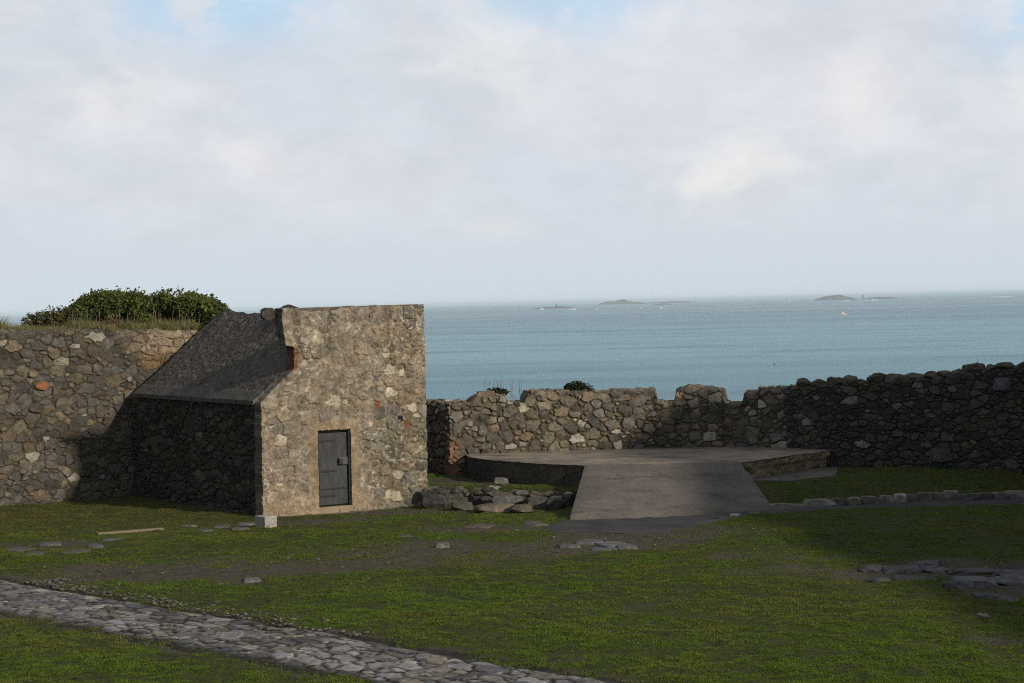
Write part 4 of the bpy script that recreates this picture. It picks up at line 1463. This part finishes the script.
FLAG = [(590, 542, .7, .7, 'cracked grey paving slab in the bare patch before the ramp', (.17, .17, .17)), (612, 544, .75, .8, 'biggest pale slab of the bare patch before the ramp', (.21, .21, .205)),
        (603, 549, .6, .5, 'slab at the near side of the bare patch before the ramp', (.18, .18, .175)), (625, 546, .5, .5, 'right hand slab of the bare patch before the ramp', (.19, .19, .185)),
        (570, 545, .6, .5, 'small slab left of the bare patch before the ramp', (.15, .15, .145)),
        (480, 524, .8, .8, 'brown slab sunk in mud between the hut and the ramp', (.16, .14, .12)), (535, 523, .7, .7, 'thin slab by the lower left corner of the ramp', (.15, .14, .125)),
        (405, 536, .45, .5, 'grey slab lying in the mud before the hut', (.16, .155, .15)), (442, 545, .35, .4, 'pale lump in the mud before the hut', (.20, .195, .18)),
        (20, 549, .8, .6, 'wide worn slab at the left picture edge', (.15, .145, .135)), (50, 545, .6, .55, 'worn slab beside the one at the left edge', (.16, .155, .145)), (78, 552, .7, .6, 'long thin slab in the turf below the plank', (.15, .145, .135)),
        (35, 555, .6, .5, 'near slab of the left worn group', (.14, .135, .125)), (95, 546, .5, .5, 'rightmost slab of the left worn group', (.16, .155, .15)),
        (188, 525, .5, .4, 'pale stone right of the plank', (.19, .18, .16)), (205, 530, .5, .5, 'grey slab between the plank and the cement block', (.16, .155, .15)),
        (240, 528, .55, .6, 'slab in front of the cement block', (.16, .155, .15)), (222, 526, .5, .5, 'slab a step left of the cement block', (.17, .165, .16)), (250, 523, .7, .5, 'pale slab under the left side of the cement block', (.24, .22, .19)),
        (253, 581, .42, .45, 'lone flat grey stone in the middle of the worn turf', (.22, .215, .205)), (113, 539, .6, .4, 'slim slab just below the plank', (.15, .145, .135)),
        (735, 521, .30, .3, 'white flecked stone on the path rim near the ramp corner', (.30, .29, .27)), (718, 522.5, .25, .3, 'dark stone on the path rim near the ramp corner', (.08, .08, .08)),
        (755, 519.5, .3, .25, 'flat pale stone on the path rim under the ramp corner', (.22, .21, .19))]
for k, (px, py, w, dp, lab, c) in enumerate(FLAG):
    p = survey(px, py, 0)
    o = rock('paving_slab' if w > .4 else 'loose_stone', (p[0], p[1], tz(p[0], p[1])), (w*.9, dp*1.1, .14), 800 + k, np.array(c)*.66, None, None, rot=random.uniform(-.4, .4), sink=.82 if w > .4 else .5, cuts=9, rough=.09)
    tag(o, lab, 'slab' if w > .4 else 'stone', 'slabs and stones scattered in the turf')

# cement block and plank
p = survey(266, 527, 0)
e = empty('cement_block', (p[0], p[1], tz(p[0], p[1])), 'small square cement block standing in front of the hut corner', 'block')
Vb, Fb = box(-.17, .17, -.2, .2, -.02, .25)
cb, sb = math.cos(.75), math.sin(.75)
Vb = np.stack([Vb[:, 0]*cb - Vb[:, 1]*sb + p[0], Vb[:, 0]*sb + Vb[:, 1]*cb + p[1], Vb[:, 2] + tz(p[0], p[1])], 1)
bevel(mesh_obj('block', Vb, Fb, concrete_mat('cement', (.33, .31, .28), (.42, .40, .37), (.2, .19, .17)), e), .02)
bpy.data.objects['block'].name = 'block_body'
a, b = survey(97, 533, .04), survey(163, 528, .04)
d = (b - a)[:2]; L = np.linalg.norm(d); d /= L; nn = np.array((-d[1], d[0]))
Vb, Fb = box(0, L, -.08, .08, -.02, .03)
Vb = np.stack([a[0] + d[0]*Vb[:, 0] + nn[0]*Vb[:, 1], a[1] + d[1]*Vb[:, 0] + nn[1]*Vb[:, 1], Vb[:, 2] + max(tz(*a[:2]), tz(*b[:2])) + .02], 1)
o = bevel(mesh_obj('wooden_plank', Vb, Fb, plain_mat('bleached_wood', (.21, .17, .115), .85, .3, 6), None), .01)
tag(o, 'bleached wooden plank lying in the grass before the left wall', 'plank')


def build_gravel():
    rng = np.random.default_rng(17)
    Vs, Fs, Cs, base = [], [], [], 0
    V0, F0 = rock_verts((1, 1, .7), 3, 1, 5)
    pts = []
    d = PATH_C[2] - PATH_C[1]; d /= np.linalg.norm(d)
    nrm = np.array((-d[1], d[0]))
    for _ in range(420):
        t = rng.random()**1.6
        c = PATH_C[1] + (PATH_C[2] - PATH_C[1])*(-.1 + 1.1*t)
        off = .95 + abs(rng.normal(0, .45))
        pts.append(c + nrm*off)
    for _ in range(130):
        (px, py), rx, ry, s = MUD[rng.integers(0, 8)]
        c = survey(px, py)[:2]
        pts.append(c + rng.normal(size=2)*(rx, ry)*.6)
    for q in pts:
        s = .022 + .055*rng.random()**2
        a = rng.random()*6.3
        ca, sa = math.cos(a), math.sin(a)
        P = V0*s*np.array((1.3, .9, .8)); P = np.stack([P[:, 0]*ca - P[:, 1]*sa + q[0], P[:, 0]*sa + P[:, 1]*ca + q[1], P[:, 2] + tz(*q) + .005], 1)
        Vs.append(P); Fs.append(F0 + base); base += len(P)
        Cs.append(np.tile(np.array((.12, .112, .10))*(.6 + .8*rng.random()), (len(P), 1)))
    o = mesh_obj('gravel', np.concatenate(Vs), np.concatenate(Fs), M_ROCK, None, origin=(0, 0, 0), col=np.concatenate(Cs))
    tag(o, 'loose gravel strewn along the path edge and in the mud', 'gravel', kind='stuff')


build_gravel()
build_grass()


# ------------------------------------------------------------------ plants
def lump_cloud(lumps, per_area, rng):
    """points in the outer shell of overlapping lumps: (centre, radii)"""
    Ps, Ns = [], []
    for c, r in lumps:
        c, r = np.array(c), np.array(r)
        n = int(per_area*(r[0]*r[1] + r[1]*r[2] + r[0]*r[2])*4)
        v = rng.normal(size=(n, 3)); v /= np.linalg.norm(v, axis=1)[:, None]
        k = .45 + .55*fbm(v[:, 0]*3.5 + c[0], v[:, 1]*3.5 + v[:, 2]*3, 3, 5) + .5*(rng.random(n) - .35)
        Ps.append(c + v*r*k[:, None]); Ns.append(v)
    return np.concatenate(Ps), np.concatenate(Ns)


def shrub(name, loc, lumps, per_area, leaf, c0, c1, label, cat, group=None, stems=8, seed=1, hi=.1, extra=None):
    rng = np.random.default_rng(seed)
    e = empty(name, loc, label, cat, group)
    P, Nn = lump_cloud(lumps, per_area, rng)
    keep = P[:, 2] > loc[2] - .05
    P, Nn = P[keep], Nn[keep]
    if extra is not None:
        P = np.concatenate([P, extra]); Nn = np.concatenate([Nn, np.tile((0, -.3, 1.0), (len(extra), 1))])
    t = fbm(P[:, 0]*3 + 4, P[:, 2]*3 + P[:, 1], 3, seed)[:, None]*.6 + rng.random((len(P), 1))*.4
    col = np.array(c0)*(1-t) + np.array(c1)*t
    q = rng.random(len(P)) < hi
    col[q] *= 1.6
    leaf_cloud('foliage', P, Nn, leaf*(.45 + .95*rng.random(len(P))), col, M_LEAF, e)
    segs = []
    for _ in range(stems):
        c, r = lumps[rng.integers(0, len(lumps))]
        b = np.array(loc) + (rng.normal(0, .1), rng.normal(0, .1), -.05)
        b[0] = .6*b[0] + .4*c[0]; b[1] = .6*b[1] + .4*c[1]
        mid = (b + np.array(c))/2 + rng.normal(0, .08, 3)
        tip = np.array(c) + rng.normal(0, .5, 3)*np.array(r)
        segs += [(b, mid, .03, .02), (mid, tip, .02, .006)]
    V, F = tubes(segs, 5)
    mesh_obj('stem', V, F, M_BARK, e)
    return e


def bank_pt(px, py, Y):
    p = at_depth(px, py, Y)
    return p


def lumps_from(spec, Y0, seed):
    rng = np.random.default_rng(seed)
    out = []
    for px, ytop, wpx in spec:
        Y = Y0 + rng.uniform(-.3, .3)
        t = at_depth(px, ytop, Y)
        r = wpx*Y/FPX/2
        hz_ = max(t[2] - 4.4, .2)
        out.append(((t[0], Y, 4.4 + hz_*.42), (r, r*.9, hz_*.60)))
    return out


def sprigs(px0, px1, n, Yb, seed):
    # twigs with a few leaves breaking the crown's outline
    rng = np.random.default_rng(seed)
    P, segs = [], []
    for _ in range(n):
        px = rng.uniform(px0, px1)
        yt = np.interp(px, [70, 80, 95, 115, 140, 150, 165, 185, 205, 218, 230], [312, 302, 295, 293, 296, 298, 294, 293, 298, 304, 316])
        b = at_depth(px, yt + 2, Yb + rng.uniform(-.8, .8))
        tip = b + np.array((rng.normal(0, .09), rng.normal(0, .09), rng.uniform(.05, .26)))
        segs.append((b - (0, 0, .2), tip, .010, .004))
        for k in range(7):
            P.append(b + (tip - b)*rng.random()**.6 + rng.normal(0, .035, 3))
    return np.array(P), segs


rng_b = np.random.default_rng(77)
lm = []
for k in range(120):
    px = rng_b.uniform(76, 226)
    yt = np.interp(px, [70, 80, 95, 115, 140, 150, 165, 185, 205, 218, 230], [312, 301, 294, 292, 295, 297, 293, 292, 297, 303, 318])
    Yb = 56.6 + rng_b.uniform(-1.0, 1.0)
    t = at_depth(px, yt, Yb)
    r = rng_b.uniform(.20, .42)
    room = max(t[2] - 4.35, .15)
    zc = 4.35 + (room - r*.8)*(rng_b.random()**.55 if k % 3 else 1.0)
    lm.append(((t[0], Yb, max(zc, 4.4)), (r*1.15, r, r*.85)))
shrub('evergreen_bush', (-10.3, 56.6, 4.4), lm, 520, .056, (.040, .062, .012), (.135, .165, .034), 'large dark green rounded bush on the bank above the left wall', 'bush', stems=26, seed=21, hi=.12, extra=sprigs(74, 224, 110, 56.6, 41)[0])
lm = lumps_from([(40, 311, 22), (52, 308, 24), (63, 307, 22), (72, 309, 18), (30, 314, 18)], 55.4, 3)
shrub('gorse_bush', (-13.0, 55.4, 4.4), lm, 600, .05, (.045, .045, .012), (.11, .095, .03), 'low brownish gorse bush left of the large dark bush', 'bush', stems=10, seed=22)
lm = lumps_from([(104, 320, 9), (110, 317, 12), (116, 319, 9)], 54.3, 4)
shrub('dead_shrub', (at_depth(110, 325, 54.3)[0], 54.3, 4.4), lm, 1500, .03, (.12, .075, .045), (.22, .14, .09), 'small dry reddish brown shrub in front of the large bush', 'shrub', stems=8, seed=23)
g = lambda px, py, Y: at_depth(px, py, Y)
c = g(577, 387, 53.5)
shrub('wall_shrub', (c[0], 53.55, z_at(577, 392, 53.5)), [((c[0], 53.5, c[2]), (.30, .22, .15)), ((c[0] + .22, 53.5, c[2] - .10), (.22, .2, .16)), ((c[0] - .16, 53.5, c[2] - .02), (.2, .2, .12))], 900, .045, (.012, .022, .006), (.035, .05, .014),
      'dark green shrub rooted on the top of the sea wall', 'shrub', stems=6, seed=24)
c = g(496, 391, 53.1)
shrub('wall_shrub', (c[0], 53.15, z_at(496, 395, 53.1)), [((c[0], 53.1, c[2]), (.26, .2, .09)), ((c[0] + .15, 53.1, c[2] - .04), (.2, .2, .08))], 900, .04, (.012, .022, .006), (.035, .045, .014),
      'flat dark cushion of leaves on the sea wall near the hut', 'shrub', stems=4, seed=25)


def stalks(name, pts, hmin, hmax, c0, c1, label, cat, seed=1, r=.006):
    rng = np.random.default_rng(seed)
    segs = []
    e = empty(name, pts.mean(0), label, cat)
    for p in pts:
        h = rng.uniform(hmin, hmax)
        l = rng.normal(0, .12, 2)*h
        m = p + (l[0]*.4, l[1]*.4, h*.6)
        t = p + (l[0], l[1], h)
        segs += [(p - (0, 0, .05), m, r, r*.8), (m, t, r*.8, r*.3)]
        if rng.random() < .6:
            s = m + rng.normal(0, .1, 3)*h + (0, 0, .2*h)
            segs.append((m, s, r*.6, r*.3))
    V, F = tubes(segs, 4)
    mesh_obj('stalk', V, F, plain_mat('dry_stalk', c0, .9, .3), e)
    return e


pts = np.array([at_depth(px, 397, 53.2) for px in np.random.default_rng(1).uniform(482, 522, 26)])
stalks('dry_weed', pts, .25, .62, (.24, .21, .15), None, 'thin pale dry weed stalks standing on the sea wall against the water', 'weed', 3, .005)
pts = np.array([at_depth(978, 371, 50.4)])
stalks('dry_weed', pts, .2, .3, (.05, .045, .035), None, 'single dark weed stalk on the coping of the dark right wall', 'weed', 4, .012)


def bank_grass():
    rng = np.random.default_rng(31)
    n = 26000
    s = rng.uniform(-4.8, 6.0, n); d = .05 + 3.2*rng.random(n)**1.5
    X = LW0[0] + LWD[0]*s - LWN[0]*d; Y = LW0[1] + LWD[1]*s - LWN[1]*d
    keep = (X < -8.4)
    r = (X - A[0])*E2[0] + (Y - A[1])*E2[1]; u = (X - A[0])*E1[0] + (Y - A[1])*E1[1]
    keep &= ~((u > -.3) & (r < HL + .2))
    X, Y, s, d = X[keep], Y[keep], s[keep], d[keep]
    Z = np.maximum(terrain(X, Y), np.where(d < .5, 4.30, 0)) - .02
    n = len(X)
    tall = ss(1.8, -1.0, s + 1.5*(fbm(X*1.5, Y*1.5, 3, 9) - .5))
    cl = fbm(X*3.5, Y*3.5, 3, 14)
    h = (.06 + .12*rng.random(n))*(.3 + 1.6*ss(.35, .65, cl))*(1 - .55*ss(0, 1.2, s)*ss(.5, .45, vnoise(s*2, s*0, 4))) + ss(.4, .6, cl)*tall*(.14 + .30*rng.random(n)) *ss(.1, 1.0, d)
    g_ = np.array((.08, .10, .025)); st = np.array((.32, .28, .14))
    q = rng.random((n, 1))*.6 + .4*fbm(X*2, Y*2, 3, 10)[:, None]
    col = g_*(1 - q) + st*q
    o = blades('bank_grass', np.stack([X, Y, Z], 1), h, np.full(n, .022), col, M_BLADE, per=4, lean=.35, seed=6)
    tag(o, 'long dry grass growing on the bank above the left wall', 'grass', kind='stuff')


bank_grass()
# dry stems standing in front of the big bush
pts = np.array([at_depth(px, 327, 54.9) for px in np.random.default_rng(2).uniform(60, 205, 46)]); pts[:, 2] = 4.4
stalks('dry_weed', pts, .25, .7, (.22, .19, .11), None, 'tall straw coloured weed stems before the large dark bush', 'weed', 5, .006)
